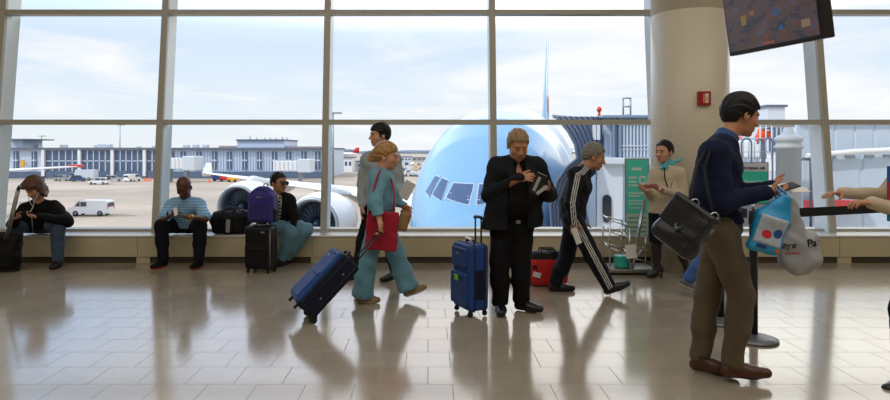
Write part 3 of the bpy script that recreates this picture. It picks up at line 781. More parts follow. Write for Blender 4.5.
for k, (px, py, mm, w_) in enumerate(((226, 181.5, RED, 3), (219, 181, BLUEV, 3.2), (233, 182, YEL, 2.6), (316, 176, YEL, 2.4), (256, 177.5, mat('green tug', rgb(70, 140, 110), 0.5), 3.2), (118, 171.5, YEL, 5.0))):
    d = gd(max(py, 176.5)); p = at(px, max(py, 176.5), d); p[2] = GZ
    t = thing('baggage_tug', ('red', 'blue', 'small yellow', 'tall yellow', 'green', 'long low yellow')[k] + ' baggage tug on the apron ' + ('above the airliner wing', 'left of the red one', 'right of the red one', 'beside the terminal end', 'under the terminal penthouse', 'against the glazed hall')[k], 'tug', p, 'tugs on the apron')
    m = MB(); m.bx(p[0] - w_ / 2, p[0] + w_ / 2, p[1] - .8, p[1] + .8, GZ + .35, GZ + 1.2, .1); m.bx(p[0] - w_ / 2, p[0] - w_ * .1, p[1] - .75, p[1] + .75, GZ + 1.1, GZ + 1.9, .1); m.build('body', mm, t)
    for u in (-.3, .3):
        m = MB(); m.lathe((p[0] + u * w_, p[1] - .8, GZ + .35), [(.01, -.1), (.35, -.1), (.35, .1), (.01, .1)], 14, Matrix(((1, 0, 0), (0, 0, 1), (0, -1, 0)))); m.build('wheel', BLK, t)
# light masts
for px, top, D, lab in ((333, 113, 120, 'tall thin light mast outside beside the third mullion'), (120, 125, 235, 'thin mast rising behind the terminal roof at left'), (41.5, 136, 235, 'short mast with lamp bar behind the terminal roof')):
    p = at(px, 150, D); zt = EYE - (top - CY) * D / F_PX
    t = thing('light_mast', lab, 'mast', (p[0], D, GZ), 'light masts')
    m = MB(); m.tube([(p[0], D, GZ), (p[0], D, zt)], [.28, .14]); m.build('pole', STEEL, t)
    m = MB(); m.bx(p[0] - .1, p[0] + 1.7, D - .2, D + .2, zt - .15, zt + .15, .05); m.bx(p[0] - 1.2, p[0] + .1, D - .2, D + .2, zt - .1, zt + .1, .05); m.build('lamp_head', STEEL, t)
# far field to the right of the terminal: sheds, containers, a tail fin, rows of parked vehicles
for px0, px1, y0, y1, D, mm, lab in ((336, 352, 158, 172, 246, WHITE, 'white cargo shed beyond the terminal end'), (352, 372, 162, 172, 260, OFFW, 'pale low shed right of the white cargo shed'), (398, 411, 157, 163, 420, OFFW, 'pale shed far off behind the parked vehicles'), (412, 432, 158, 162, 460, mat('tan shed', rgb(182, 170, 160), 0.7), 'tan shed far off left of the blue airliner'), (768, 785, 107, 150, 140, OFFW, 'pale control block seen past the dark-haired man\'s face')):
    xa, xb = (px0 - CX) * D / F_PX, (px1 - CX) * D / F_PX; zt = EYE - (y0 - CY) * D / F_PX
    t = thing('shed', lab, 'building', ((xa + xb) / 2, D, GZ))
    m = MB(); m.bx(xa, xb, D, D + 12, GZ, zt); m.build('wall', mm, t)
    m = MB(); m.bx(xa - .4, xb + .4, D - .4, D + 12.4, zt, zt + .5); m.build('roof', ROOFM, t)
    m = MB(); n = 4
    for k in range(n): xx = xa + (xb - xa) * (k + .5) / n; m.bx(xx - abs(xb - xa) * .07, xx + abs(xb - xa) * .07, D - .1, D + .1, GZ + (zt - GZ) * .45, GZ + (zt - GZ) * .75)
    m.build('window', GLZ, t)
D = 700.0; p = at(343, 160, D)
t = thing('distant_airliner', 'distant airliner with a red tail fin right of the light mast', 'airplane', (p[0], D, GZ))
m = MB(); m.sm = True; m.loft([[(p[0] - 14 + x, D + r * math.cos(2 * PI * i / 16), GZ + 4 + r * math.sin(2 * PI * i / 16)) for i in range(16)] for x, r in ((0, .1), (2, 1.5), (5, 2), (24, 2), (32, .4))]); m.build('fuselage', AWH, t)
m = MB(); airfoil_loft(m, [((p[0] + 12, D, GZ + 5.5), (p[0] + 18, D, GZ + 5.5), .3, (0, 1, 0)), ((p[0] + 17, D, GZ + 11.4), (p[0] + 20, D, GZ + 11.4), .15, (0, 1, 0))][0:0] or [(V3(p[0] + 10, D, GZ + 5.4), V3(p[0] + 18, D, GZ + 5.4), .3, (0, 1, 0)), (V3(p[0] - 0.5 + 15, D, GZ + 11.4), V3(p[0] + 18.5, D, GZ + 11.4), .15, (0, 1, 0))]); m.build('tail_fin', RED, t)
m = MB(); airfoil_loft(m, [(V3(p[0] - 2, D - 2, GZ + 3.4), V3(p[0] + 5, D - 2, GZ + 3.4), .3, (0, 0, 1)), (V3(p[0] + 6, D - 16, GZ + 4.4), V3(p[0] + 8, D - 16, GZ + 4.4), .1, (0, 0, 1))]); m.build('wing', AWH, t)
random.seed(21)
cols = [WHITE, SILVV, BLUEV, GREYV, WHITE, mat('tan cart', rgb(190, 160, 120), 0.6)]
k = 0
protos = []
for c in cols:
    m = MB(); m.loft([[(x, y, z) for x, z in ((-2.2, .4), (-2.2, 1.1), (-1.7, 1.7), (.6, 1.7), (1.1, 1.1), (2.2, .95), (2.2, .4))] for y in (-.9, .9)], sm=False)
    m.mi = 1
    for xx in (-1.4, 1.4): m.lathe((xx, 0, .38), [(.01, -.95), (.38, -.95), (.38, .95), (.01, .95)], 10, Matrix(((1, 0, 0), (0, 0, 1), (0, -1, 0))))
    o = m.build('car', [c, BLK]); protos.append(o)
used = set()
for row, (D, pa, pb, n) in enumerate(((205, 400, 424, 3), (245, 398, 440, 6), (285, 398, 446, 7), (285, 330, 350, 3), (350, 398, 452, 9))):
    for j in range(n):
        ci = random.randrange(len(cols)); px = pa + (pb - pa) * (j + random.uniform(.4, .6)) / n
        o = protos[ci] if ci not in used else protos[ci].copy()
        if ci in used: COL.objects.link(o)
        used.add(ci)
        o.location = ((px - CX) * D / F_PX, D + random.uniform(-2, 2), GZ); o.rotation_euler.z = PI / 2 + random.uniform(-.15, .15)
        tag(o, 'tiny car in the far rows parked beyond the airliner wing', 'car', 'far rows of parked cars')
for i, o in enumerate(protos):
    if i not in used: bpy.data.objects.remove(o)

# ------------------------------------------------------------------ the jet bridge at the airliner's door and the gangway at right
def near_bridge():
    t = thing('docked_jet_bridge', 'grey jet bridge with pleated hood against the blue airliner behind tracksuit man', 'jet bridge', (7.3, 24.0, GZ))
    bl = [mat('hood fabric', rgb(88, 104, 128), 0.6), mat('hood fold shade', rgb(56, 70, 94), 0.7)]
    # pleated hood: folds that copy the curve of the fuselage side, one behind the other
    def fold_curve(q):
        """q 0 = against the aircraft, 1 = at the cab"""
        pts = []
        for py, xa, xb in ((117, 554, 604), (121, 558, 606), (132, 567, 608), (145, 574, 610), (158, 576, 611), (166, 566, 603), (180, 556, 588), (205, 549, 579), (236, 551, 577)):
            pts.append((xa + (xb - xa) * q, py))
        return pts
    m = MB(); m.sm = False; rings = []
    for i in range(19):
        q = i / 18; dd = 21.3 + 1.8 * q + (.09 if i % 2 else 0)
        rings.append([at(x, y, dd) for x, y in fold_curve(q)])
    m.loft(rings, closed=False, caps=False, sm=False)
    top = [[r[0], r[0] + V3(0, 0.25 + 2.0 * k / 18, 0.1)] for k, r in enumerate(rings)]; m.loft(top, closed=False, caps=False, sm=False)
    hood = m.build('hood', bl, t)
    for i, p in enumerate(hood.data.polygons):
        p.material_index = (i // 8) % 2 if i < 18 * 8 else 0  # alternate pleat flanks take the darker copy as painted fold shade
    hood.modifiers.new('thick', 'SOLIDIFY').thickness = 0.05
    d = 22.6
    X = lambda px: (px - CX) * d / F_PX
    Z = lambda py: EYE - (py - CY) * d / F_PX
    PB = mat('bridge panel', rgb(176, 192, 208), 0.5); PW = mat('bridge white panel', rgb(214, 220, 226), 0.5)
    m = MB(); m.bx(X(604), X(668), d, d + 3.4, Z(236) - 1.5, Z(118), 0.05); m.build('cab', PB, t)
    m = MB(); m.bx(X(600), X(672), d - .35, d + 3.5, Z(118.5), Z(115.4), 0.03); m.bx(X(611), X(612.6), d - .25, d, Z(158), Z(118)); m.bx(X(617), X(619), d - .25, d, Z(158), Z(118)); m.build('roof', mat('bridge roof', rgb(128, 146, 166), 0.5), t)
    m = MB(); m.bx(X(619), X(652), d - .12, d + .05, Z(157), Z(122)); w = m.build('window', mat('bridge glazing', rgb(138, 164, 192), 0.2), t)
    m = MB()
    for k in range(10): xx = X(619 + 3.4 * k); m.bx(xx - .025, xx + .025, d - .18, d - .1, Z(157), Z(122))
    m.bx(X(619), X(652), d - .2, d - .1, Z(146.4), Z(145.2)); m.bx(X(619), X(652), d - .2, d - .1, Z(150), Z(149.2)); m.build('mullion', OFFW, w)
    m = MB(); m.bx(X(600), X(652), d - .5, d + .05, Z(164), Z(157.5), .03); m.build('ledge', PW, t)
    m = MB(); m.bx(X(595), X(621), d - .25, d - .05, Z(238), Z(163), .03); dr = m.build('door_panel', PW, t)
    m = MB(); m.prism([(X(599.5) + .19 + .16 * math.cos(u) , d - .26, Z(208) + (.34 if math.sin(u) > 0 else -.34) + .16 * math.sin(u)) for u in np.linspace(0, 2 * PI, 25)[:-1]], (0, -.04, 0)); m.build('door_window', mat('dark door glass', rgb(38, 44, 52), 0.15), dr)
    m = MB(); m.bx(X(621), X(652), d - .2, d, Z(238), Z(164)); m.build('lower_panel', PB, t)
    m = MB(); m.tube([(X(603), d + .5, Z(116)), (X(603), d + .5, Z(110.5))], .05); m.sm = True; m.lathe((X(603), d + .5, Z(110.5)), [(.085, 0), (.09, .09), (.06, .16), (.01, .18)], 16); m.build('beacon', mat('beacon red', rgb(224, 60, 40), 0.3), t, 'red beacon lamp')
    for px in (592, 596):
        m = MB(); m.bx(X(px) - .05, X(px) + .07, d - .3, d - .15, Z(140), Z(121)); m.build('bracket', PW, t)
    m = MB()
    xa, xb, za, zb, yb = X(640.5), X(648.5), Z(112), Z(93.5), d + 2
    for x in (xa, xb): m.tube([(x, yb, Z(116)), (x, yb, zb)], .035)
    for z in (za, zb, (za + zb) / 2): m.tube([(xa, yb, z), (xb, yb, z)], .03)
    m.build('roof_rail', STEEL, t)
    for px in (612, 660):
        m = MB(); m.bx(X(px) - .4, X(px) + .4, d + 1.5, d + 2.5, GZ, Z(236) - 1.4, .03); m.build('leg', STEEL, t)
near_bridge()
def right_gangway():
    d = 15.0
    X = lambda px: (px - CX) * d / F_PX
    Z = lambda py: EYE - (py - CY) * d / F_PX
    t = thing('gangway', 'pale blue corrugated gangway filling the right hand window', 'jet bridge', (X(870), d, GZ))
    PB = mat('gangway panel', rgb(184, 198, 212), 0.5); PP = mat('gangway upper panel', rgb(200, 212, 222), 0.5)
    def corr(x0, x1, y0, z0, z1, pitch, dep):
        m = MB(); n = int((x1 - x0) / pitch); pts = []
        for i in range(n):
            a = x0 + i * pitch
            pts += [(a, 0), (a + pitch * .82, 0), (a + pitch * .88, dep), (a + pitch * .95, dep)]
        pts.append((x0 + n * pitch, 0))
        m.loft([[(x, y0 + o, z) for x, o in pts] for z in (z0, z1)], closed=False, caps=False, sm=False)
        return m
    o = corr(X(803), X(1060), d, Z(245) - .5, Z(155), .74, .025).build('lower_wall', PB, t); o.modifiers.new('thick', 'SOLIDIFY').thickness = -.1
    o = corr(X(829), X(1060), d + 1.3, Z(158) - .1, Z(119), .52, .02).build('upper_wall', PP, t); o.modifiers.new('thick', 'SOLIDIFY').thickness = -.1
    m = MB(); m.bx(X(829), X(1060), d + 1.2, d + 5, Z(120), Z(117.5)); m.build('roof', OFFW, t)
    m = MB(); m.tube([(X(803), d - .15, Z(156)), (X(850), d - .15, Z(151.6)), (X(1060), d - .15, Z(143))], .065); m.build('pipe', WHITE, t)
    m = MB()
    for k in range(8): m.bx(X(826 + 19 * k), X(835 + 19 * k), d - .05, d + .02, Z(158.5 - 0.4 * k), Z(155.5 - .4 * k))
    m.build('bracket', STEEL, t)
    m = MB(); m.bx(X(800), X(858), d - .3, d - .1, Z(208), Z(199.5), .02); m.build('red_beam', mat('red beam', rgb(226, 72, 70), 0.5), t, 'red horizontal beam')
    m = MB(); m.bx(X(790), X(1060), d - .1, d + .1, Z(240), Z(231)); m.build('kick_plate', WHITE, t)
    m = MB()
    for k in range(8):
        xx = X(772 + 6.5 * k); m.tube([(xx, d + 2, Z(160)), (xx, d + 2, Z(122))], .018, 6)
    for y in (122, 137, 152): m.tube([(X(770), d + 2, Z(y)), (X(820), d + 2, Z(y))], .018, 6)
    m.build('guard_rail', OFFW, t)
    m = MB(); m.bx(X(700), X(812), d + 2.4, d + 3.0, Z(250), Z(158)); m.build('side_wall', PP, t)
    # white round post of the gangway with its cap and arm
    c = ((788.5 - CX) * 14.2 / F_PX, 14.2, 0); zz = lambda py: EYE - (py - CY) * 14.2 / F_PX
    t2 = thing('gangway_post', 'stout round white post with a flanged cap outside, right of the sign', 'post', (c[0], c[1], GZ))
    m = MB(); m.sm = True; m.lathe(c, [(.26, GZ), (.26, zz(149)), (.30, zz(148.5)), (.31, zz(146)), (.26, zz(145)), (.26, zz(142)), (.29, zz(141)), (.29, zz(138)), (.23, zz(136)), (.13, zz(134)), (.10, zz(128)), (.01, zz(127.5))], 32); m.build('column', mat('post shaded white', rgb(172, 177, 180), 0.5), t2)  # white post greyed: its shade is put into the colour
    m = MB(); m.bx(c[0] + .2, c[0] + .95, 14.1, 14.3, zz(160.5), zz(157.5), .02); m.build('arm', STEEL, t2)
    m = MB(); m.tube([(c[0] + .42, 14.05, zz(158)), (c[0] + .42, 14.05, zz(240))], .03); m.build('cable', mat('dark cable', rgb(66, 78, 100), 0.5), t2)
right_gangway()
def ground_kit():
    d = 30.0
    X = lambda px: (px - CX) * d / F_PX
    Z = lambda py: EYE - (py - CY) * d / F_PX
    t = thing('service_steps', 'tan and white service stair truck outside behind the teal sign', 'vehicle', (X(752), d, GZ))
    tn = mat('tan panel', rgb(214, 190, 158), 0.6)
    m = MB(); m.bx(X(735), X(778), d, d + 3, GZ + .6, Z(182), .05); m.bx(X(741), X(760), d + .2, d + 2.8, Z(182), Z(150), .05); m.build('body', tn, t)
    m = MB(); m.bx(X(760), X(778), d - .1, d + 2, Z(172), Z(156), .05); m.bx(X(737), X(756), d - .15, d + 2, Z(160), Z(141), .05); m.build('cabin', WHITE, t)
    for u in (740, 772):
        m = MB(); m.lathe((X(u), d, GZ + .6), [(.01, -.2), (.6, -.2), (.6, .2), (.01, .2)], 18, Matrix(((1, 0, 0), (0, 0, 1), (0, -1, 0)))); m.build('wheel', BLK, t)
    OR = mat('orange fabric', rgb(255, 96, 34), 0.6)
    d = 18.0; c = at(763, 134, d)
    ax = np.eye(3)
    t3 = thing('safety_cover', 'bright orange cloth cover outside, by the dark-haired man\'s chin', 'cover', (c[0], d, GZ))
    sdf('cloth', [el(c + V3(-.02, 0, -.02), (.17, .12, .20), ax, .05), el(c + V3(.12, 0, .0), (.14, .10, .11), ax, .05), el(c + V3(-.12, 0, -.12), (.10, .09, .14), ax, .05), el(at(740.5, 138, d), (.08, .07, .05), ax, .02)], .03, OR, t3, wr=.02, seed=2, wq=.5)
    m = MB(); m.tube([(c[0], d, GZ), (c[0], d, c[2] + .15)], .05); m.tube([at(740.5, 138, d), at(763, 139, d)], .02); m.build('pole', STEEL, t3)
    m = MB(); m.bx(c[0] - .08, c[0] + .25, d - .12, d + .1, c[2] + .13, c[2] + .18, .02); m.build('cap', GREYV, t3)
ground_kit()
# ------------------------------------------------------------------ people
SKIN = {
    'fair': mat('skin fair', rgb(206, 152, 122), 0.5, var=0.05, vscale=30),
    'tan': mat('skin tan', rgb(188, 132, 98), 0.5, var=0.05, vscale=30),
    'dark': mat('skin dark', rgb(92, 58, 42), 0.45, var=0.06, vscale=30),
}
LIPS = {'fair': mat('lips fair', rgb(184, 122, 104), 0.45), 'tan': mat('lips tan', rgb(164, 106, 84), 0.45), 'dark': mat('lips dark', rgb(96, 56, 46), 0.45)}
EYEW = mat('eye white', rgb(176, 166, 156), 0.3); IRIS = mat('iris', rgb(38, 24, 16), 0.2)
HAIRM = {
    'black': mat('hair black', rgb(11, 10, 10), 0.5, bump=0.5, bscale=90, spec=0.35), 'brown': mat('hair brown', rgb(92, 58, 36), 0.45, var=0.3, vscale=50, bump=0.8, bscale=90),
    'grey': mat('hair grey', rgb(128, 122, 112), 0.5, var=0.35, vscale=60, bump=0.8, bscale=90), 'sandy': mat('hair sandy', rgb(150, 122, 88), 0.5, var=0.35, vscale=60, bump=0.8, bscale=90),
    'blond': mat('hair blond', rgb(172, 128, 76), 0.45, var=0.3, vscale=45, bump=0.8, bscale=90),
}
def lerp(a, b, t): return a + (b - a) * t
class Head:
    def __init__(s, c, f, u=(0, 0, 1), size=1.0):
        s.c = np.asarray(c, float); s.f = unit(f); u = np.asarray(u, float)
        s.l = unit(np.cross(u, s.f)); s.u = np.cross(s.f, s.l); s.z = size
        s.ax = np.array([s.l, s.f, s.u])
    def p(s, l, f, u): return s.c + s.z * (l * s.l + f * s.f + u * s.u)
    def loc(s, P): return ((P - s.c) @ s.ax.T) / s.z
    def prims(s, neck, b=1.0, jowl=0.0, chin=True):
        z = s.z; e = lambda l, f, u, rl, rf, ru, k=0.02, op='u': el(s.p(l, f, u), (rl * z, rf * z, ru * z), s.ax, k, op)
        P = [e(0, -0.014, 0.036, 0.076, 0.096, 0.086, 0.03), e(0, 0.026, -0.03, 0.062, 0.066, 0.086, 0.03),
             e(0, 0.036, -0.074, 0.048 + jowl, 0.05, 0.036, 0.025), e(0, 0.074, -0.098, 0.018, 0.018, 0.015, 0.02),
             ec(s.p(-0.032, 0.078, 0.022), s.p(0.032, 0.078, 0.022), 0.012 * z, 0.012 * z, s.u, 1.0, 0.02)]
        for q in (-1, 1):
            P += [e(q * 0.043, 0.056, -0.03, 0.022, 0.024, 0.024, 0.02), e(q * 0.031, 0.096, 0.002, 0.016, 0.013, 0.011, 0.008, 's'),
                  e(q * 0.0785, -0.012, -0.012, 0.010, 0.019, 0.032, 0.006), e(q * 0.084, -0.008, -0.008, 0.006, 0.010, 0.016, 0.004, 's'),
                  e(q * 0.013, 0.098, -0.034, 0.009, 0.011, 0.009, 0.006)]
        P += [rc(s.p(0, 0.088, 0.012), s.p(0, 0.112, -0.03), 0.007 * z, 0.012 * z, 0.01),
              e(0, 0.092, -0.058, 0.023, 0.011, 0.006, 0.006), e(0, 0.091, -0.071, 0.020, 0.011, 0.007, 0.006)]
        P += [rc(s.p(0, -0.022, -0.045), neck, 0.056 * b, 0.064 * b, 0.03)]
        return P
    def matfn(s, brow=True):
        def fn(C):
            q = s.loc(C); l, f, u = np.abs(q[:, 0]), q[:, 1], q[:, 2]
            m = np.zeros(len(C), int)
            m[(l < 0.024) & (u > -0.078) & (u < -0.0525) & (f > 0.088)] = 1
            if brow: m[(l > 0.012) & (l < 0.047) & (u > 0.013 - 0.1 * (l - 0.03)) & (u < 0.025 - 0.1 * (l - 0.03)) & (f > 0.06)] = 2
            return m
        return fn
    def add_eyes(s, o, off, squint=1.0):
        bm = bmesh.new(); bm.from_mesh(o.data)
        for q in (-1, 1):
            c = s.p(q * 0.031, 0.0795, 0.002)
            r = bmesh.ops.create_uvsphere(bm, u_segments=14, v_segments=10, radius=0.0118 * s.z)
            R = Matrix((s.l, s.u, s.f)).transposed().to_4x4()
            bmesh.ops.transform(bm, matrix=Matrix.Translation(Vector(c) - off) @ R @ Matrix.Diagonal((1.15, 0.62 * squint, 1 if squint == 1.0 else 0.94, 1)), verts=r['verts'])
            for f in {f for v in r['verts'] for f in v.link_faces}:
                f.smooth = True
                d = np.array(f.calc_center_median() + off) - c
                f.material_index = 0 if (squint < 1 or d @ s.u > 0.0035 * s.z) else (4 if d @ s.f > 0.0072 * s.z else 3)
        bm.to_mesh(o.data); bm.free()
    def hair(s, style, root, m, seed=1.0, h=0.006):
        z = s.z; e = lambda l, f, u, rl, rf, ru, k=0.02, op='u': el(s.p(l, f, u), (rl * z, rf * z, ru * z), s.ax, k, op)
        HL = {'short': ([-0.13, -0.05, -0.035, -0.02, 0.012, 0.03, 0.05, 0.10], [-0.062, -0.05, 0.0, -0.02, -0.015, 0.03, 0.058, 0.072]),
              'full': ([-0.13, -0.05, -0.035, -0.02, 0.018, 0.034, 0.06, 0.10], [-0.075, -0.07, 0.0, -0.03, -0.03, 0.03, 0.048, 0.056]),
              'crop': ([-0.13, -0.05, -0.035, -0.02, 0.010, 0.024, 0.04, 0.10], [-0.055, -0.045, 0.0, -0.01, -0.005, 0.04, 0.066, 0.09]),
              'bun': ([-0.13, -0.03, -0.022, 0.0, 0.02, 0.04, 0.06, 0.10], [-0.075, -0.06, -0.02, -0.015, 0.0, 0.05, 0.072, 0.088]),
              'pony': ([-0.13, -0.05, -0.03, 0.0, 0.03, 0.05, 0.10], [-0.075, -0.06, -0.02, -0.02, 0.03, 0.045, 0.06]),
              'long': ([-0.13, -0.03, 0.02, 0.045, 0.055, 0.11], [-0.2, -0.2, -0.1, -0.03, 0.03, 0.045])}[style]
        t = {'short': 0.010, 'full': 0.013, 'crop': 0.005, 'bun': 0.009, 'pony': 0.014, 'long': 0.020}[style]
        P = [e(0, -0.016, 0.038, 0.077 + t, 0.098 + t, 0.087 + t, 0.02)]
        if style in ('short', 'full'): P += [e(0, -0.055, -0.005, 0.066 + t * .5, 0.05 + t, 0.07, 0.03)]
        if style == 'bun': P += [e(0, -0.125, 0.0, 0.038, 0.034, 0.036, 0.012), e(0, -0.055, 0.0, 0.065, 0.05, 0.06, 0.03)]
        if style == 'pony': P += [e(0, -0.10, 0.0, 0.06, 0.05, 0.05, 0.03), e(0, -0.135, -0.045, 0.038, 0.036, 0.055, 0.03), e(0.02, -0.06, -0.02, 0.07, 0.05, 0.06, 0.03)]
        if style == 'long':
            for q in (-1, 1):
                P += [e(q * 0.07, 0.0, -0.05, 0.035, 0.055, 0.085, 0.03), e(q * 0.088, 0.02, -0.105, 0.025, 0.035, 0.045, 0.03), e(q * 0.05, 0.07, 0.07, 0.04, 0.04, 0.03, 0.03)]
            P += [e(0, -0.07, -0.06, 0.075, 0.05, 0.10, 0.03)]
        xs, ys = np.array(HL[0]), np.array(HL[1])
        def cut(X, Y, Z):
            dx, dy, dz = X - s.c[0], Y - s.c[1], Z - s.c[2]
            f = (dx * s.f[0] + dy * s.f[1] + dz * s.f[2]) / z; u = (dx * s.u[0] + dy * s.u[1] + dz * s.u[2]) / z
            return (np.interp(f, xs, ys) - u) * z * 0.75
        def strands(X, Y, Z):
            q = np.stack([X - s.c[0], Y - s.c[1], Z - s.c[2]], 1) @ s.ax.T / z
            a = np.arctan2(q[:, 0], q[:, 2] + 0.05)
            return z * (0.0013 * np.sin(34 * a + 30 * q[:, 1] + seed) + 0.0016 * np.sin(60 * q[:, 1] + 21 * a) + (0.006 if style == 'long' else 0.0015) * np.sin(14 * a + 26 * q[:, 2] + 2 * seed))
        return sdf('hair', P, h, m, root, [cut], extra=strands)

def torso(J, b=1.0, inf=0.0, belly=0.0, fwd=None, wide=1.45):
    hs, ss = unit(J['hipL'] - J['hipR']), unit(J['shL'] - J['shR'])
    pel = (J['hipL'] + J['hipR']) / 2 + V3(0, 0, 0.03); nb = J['neck']
    wa = J.get('waist', lerp(pel, nb, 0.40)); ch = lerp(wa, nb, 0.52)
    P = [ec(pel, wa, 0.106 * b + inf, 0.098 * b + inf, hs, wide, 0.05), ec(wa, ch, 0.098 * b + inf, 0.112 * b + inf, ss, wide, 0.06),
         rc(lerp(J['shR'], J['shL'], 0.06), lerp(J['shR'], J['shL'], 0.94), 0.058 * b + inf, 0.058 * b + inf, 0.06)]
    for q in 'LR': P.append(rc(nb - V3(0, 0, 0.02), lerp(nb, J['sh' + q], 0.85), 0.048 * b + inf * .8, 0.05 * b + inf * .8, 0.05))
    if belly > 0 and fwd is not None:
        P.append(el(lerp(pel, wa, 0.7) + unit(fwd) * 0.05 * b, (0.17 * b + inf, 0.11 * b + belly + inf, 0.17), np.array([hs, unit(np.cross(V3(0, 0, 1), hs)), V3(0, 0, 1)]), 0.06))
    return P
def arm(J, S, b=1.0, inf=0.0, end=1.0, cuff=None):
    sh, e_, w = J['sh' + S], J['el' + S], J['wr' + S]
    w2 = lerp(e_, w, end)
    return [rc(sh, e_, 0.054 * b + inf, 0.042 * b + inf, 0.03), rc(e_, w2, 0.043 * b + inf, (cuff if cuff else 0.029 * b + inf), 0.02)]
def leg(J, S, r=(0.088, 0.058, 0.056, 0.038), inf=0.0, end=1.0, k=0.03, calf=True):
    h_, kn, an = J['hip' + S], J['kn' + S], J['an' + S]
    a2 = lerp(kn, an, end)
    P = [rc(h_, kn, r[0] + inf, r[1] + inf, k), rc(kn, a2, r[2] + inf, r[3] + inf, k)]
    if calf:
        d = unit(np.cross(an - kn, np.cross(kn - h_, an - kn)) + 1e-6)
        P.append(rc(lerp(kn, an, 0.12), lerp(kn, an, 0.5), r[2] * 0.9 + inf, r[3] * 1.15 + inf, k))
    return P
def hand(J, S, fd, pn, curl=0.35, size=1.0, spread=0.10, thumb=0.5, fingers=(1, 1, 1, 1)):
    """palm, four jointed fingers and a thumb that leaves the side of the palm"""
    fd = unit(fd); pn = unit(np.asarray(pn, float) - fd * np.dot(fd, pn)); z = size
    ts = unit(np.cross(fd, pn)) * (1 if S == 'R' else -1)
    w = J['wr' + S]; p = lambda a, b_, c: w + z * (a * fd + b_ * ts + c * pn)
    P = [ec(p(0.005, 0, 0), p(0.028, 0, 0), 0.021 * z, 0.017 * z, ts, 1.35, 0.02), ec(p(0.03, 0, 0), p(0.082, 0, 0), 0.0145 * z, 0.012 * z, ts, 2.7, 0.015)]
    for i, (off, L) in enumerate(((0.031, 0.072), (0.0105, 0.080), (-0.0105, 0.074), (-0.031, 0.058))):
        a = p(0.082 - 0.004 * abs(i - 1.2), off, 0.0); d = unit(fd + ts * spread * (off / 0.031)); c = curl * fingers[i]
        rr = (0.0092, 0.0085, 0.0080, 0.0070)
        for j, fr in enumerate((0.45, 0.30, 0.25)):
            ang = c * (0.7, 1.1, 0.8)[j]
            n = unit(pn - d * np.dot(d, pn)); d = unit(d * math.cos(ang) + n * math.sin(ang))
            e2 = a + d * L * fr * z
            P.append(rc(a, e2, rr[j] * z, rr[j + 1] * z, 0.004)); a = e2
    a = p(0.022, 0.024, 0.004); d = unit(fd * 0.55 + ts * 0.75 + pn * thumb)
    for j, (L, r0, r1) in enumerate(((0.042, 0.015, 0.0115), (0.034, 0.0112, 0.0100), (0.026, 0.0100, 0.0080))):
        e2 = a + d * L * z; P.append(rc(a, e2, r0 * z, r1 * z, 0.006 if j else 0.012)); a = e2
        d = unit(d + 0.55 * fd + pn * 0.25 * thumb)
    return P
def foot_prims(J, S, inf=0.0, size=1.0):
    an, toe, heel = J['an' + S], J['to' + S], J['he' + S]
    return [rc(heel, lerp(heel, toe, 0.65), 0.034 * size + inf, 0.036 * size + inf, 0.02), rc(lerp(heel, toe, 0.6), toe, 0.036 * size + inf, 0.024 * size + inf, 0.02), rc(an, lerp(heel, toe, 0.25), 0.036 * size + inf, 0.036 * size + inf, 0.03)]
def shoe(J, S, root, mats, size=1.0, sole=None, high=False, name='shoe', sole_h=0.02):
    an, toe, heel = J['an' + S], J['to' + S], J['he' + S]
    fd = unit(toe - heel); side = unit(np.cross(fd, V3(0, 0, 1))); upv = np.cross(side, fd)
    # sole plane passes under heel and toe
    P = [ec(heel + upv * 0.004, lerp(heel, toe, 0.62), 0.040 * size, 0.040 * size, side, 1.0, 0.02), ec(lerp(heel, toe, 0.55), toe, 0.042 * size, 0.030 * size, side, 1.12, 0.03),
         rc(lerp(heel, toe, 0.10) + upv * 0.045, lerp(heel, toe, 0.42) + upv * 0.018, 0.034 * size, 0.034 * size, 0.03)]
    if high: P.append(rc(lerp(heel, toe, 0.10) + upv * 0.045, an + V3(0, 0, 0.02), 0.04, 0.046, 0.03))
    base = heel - upv * 0.034 * size
    def mf(C): return ((C - base) @ upv < sole_h).astype(int)
    return sdf(name, P, 0.006, mats, root, [half(base, -upv)], matfn=mf if len(mats) > 1 else None)
def set_feet(J, S, length=0.26, yaw=None, pitch=0.0, roll=0):
    """heel and toe from the ankle: yaw is a world direction, pitch lifts the heel (radians)"""
    y = unit(np.asarray([yaw[0], yaw[1], 0.0])); an = J['an' + S]
    d = unit(y * math.cos(pitch) - V3(0, 0, 1) * math.sin(pitch)); up = unit(V3(0, 0, 1) * math.cos(pitch) + y * math.sin(pitch))
    he = an - up * 0.055 - d * 0.03
    J['he' + S] = he; J['to' + S] = he + d * (length - 0.075)
def ground_feet(J, z=0.034):
    for S in 'LR':
        if 'he' + S in J:
            pass
LEDGE = rb((0, 8.605, 0.066), (12, 0.541, 0.310), 0.004, np.eye(3), 0.006, 's')
def body(root, J, hd, skin, hands, b=1.0, h=0.0065, inf=-0.006, legs=None, hairmat=None, brow=True, jowl=0.0, torso_kw={}, eyes=True, squint=1.0, feet=True, legend=1.0):
    P = torso(J, b, inf, **torso_kw)
    for S in 'LR':
        P += arm(J, S, b, inf * 0.6)
        P += leg(J, S, legs or (0.080 * b, 0.054, 0.052, 0.036), 0)
        if feet: P += foot_prims(J, S, -0.006)
    P += hd.prims(J['neck'], b, jowl)
    if J['hipL'][1] > 8: P.append(LEDGE)
    for S, a in hands.items(): P += hand(J, S, **a)
    sk = skin
    o = sdf('body', P, h, [SKIN[sk], LIPS[sk], HAIRM[hairmat or 'black'], EYEW, IRIS], root, matfn=hd.matfn(brow))
    if eyes: hd.add_eyes(o, base_of(root), squint)
    return o
def joints(d, **kw):
    return {k: at(v[0], v[1], d + (v[2] if len(v) > 2 else 0.0)) for k, v in kw.items()}
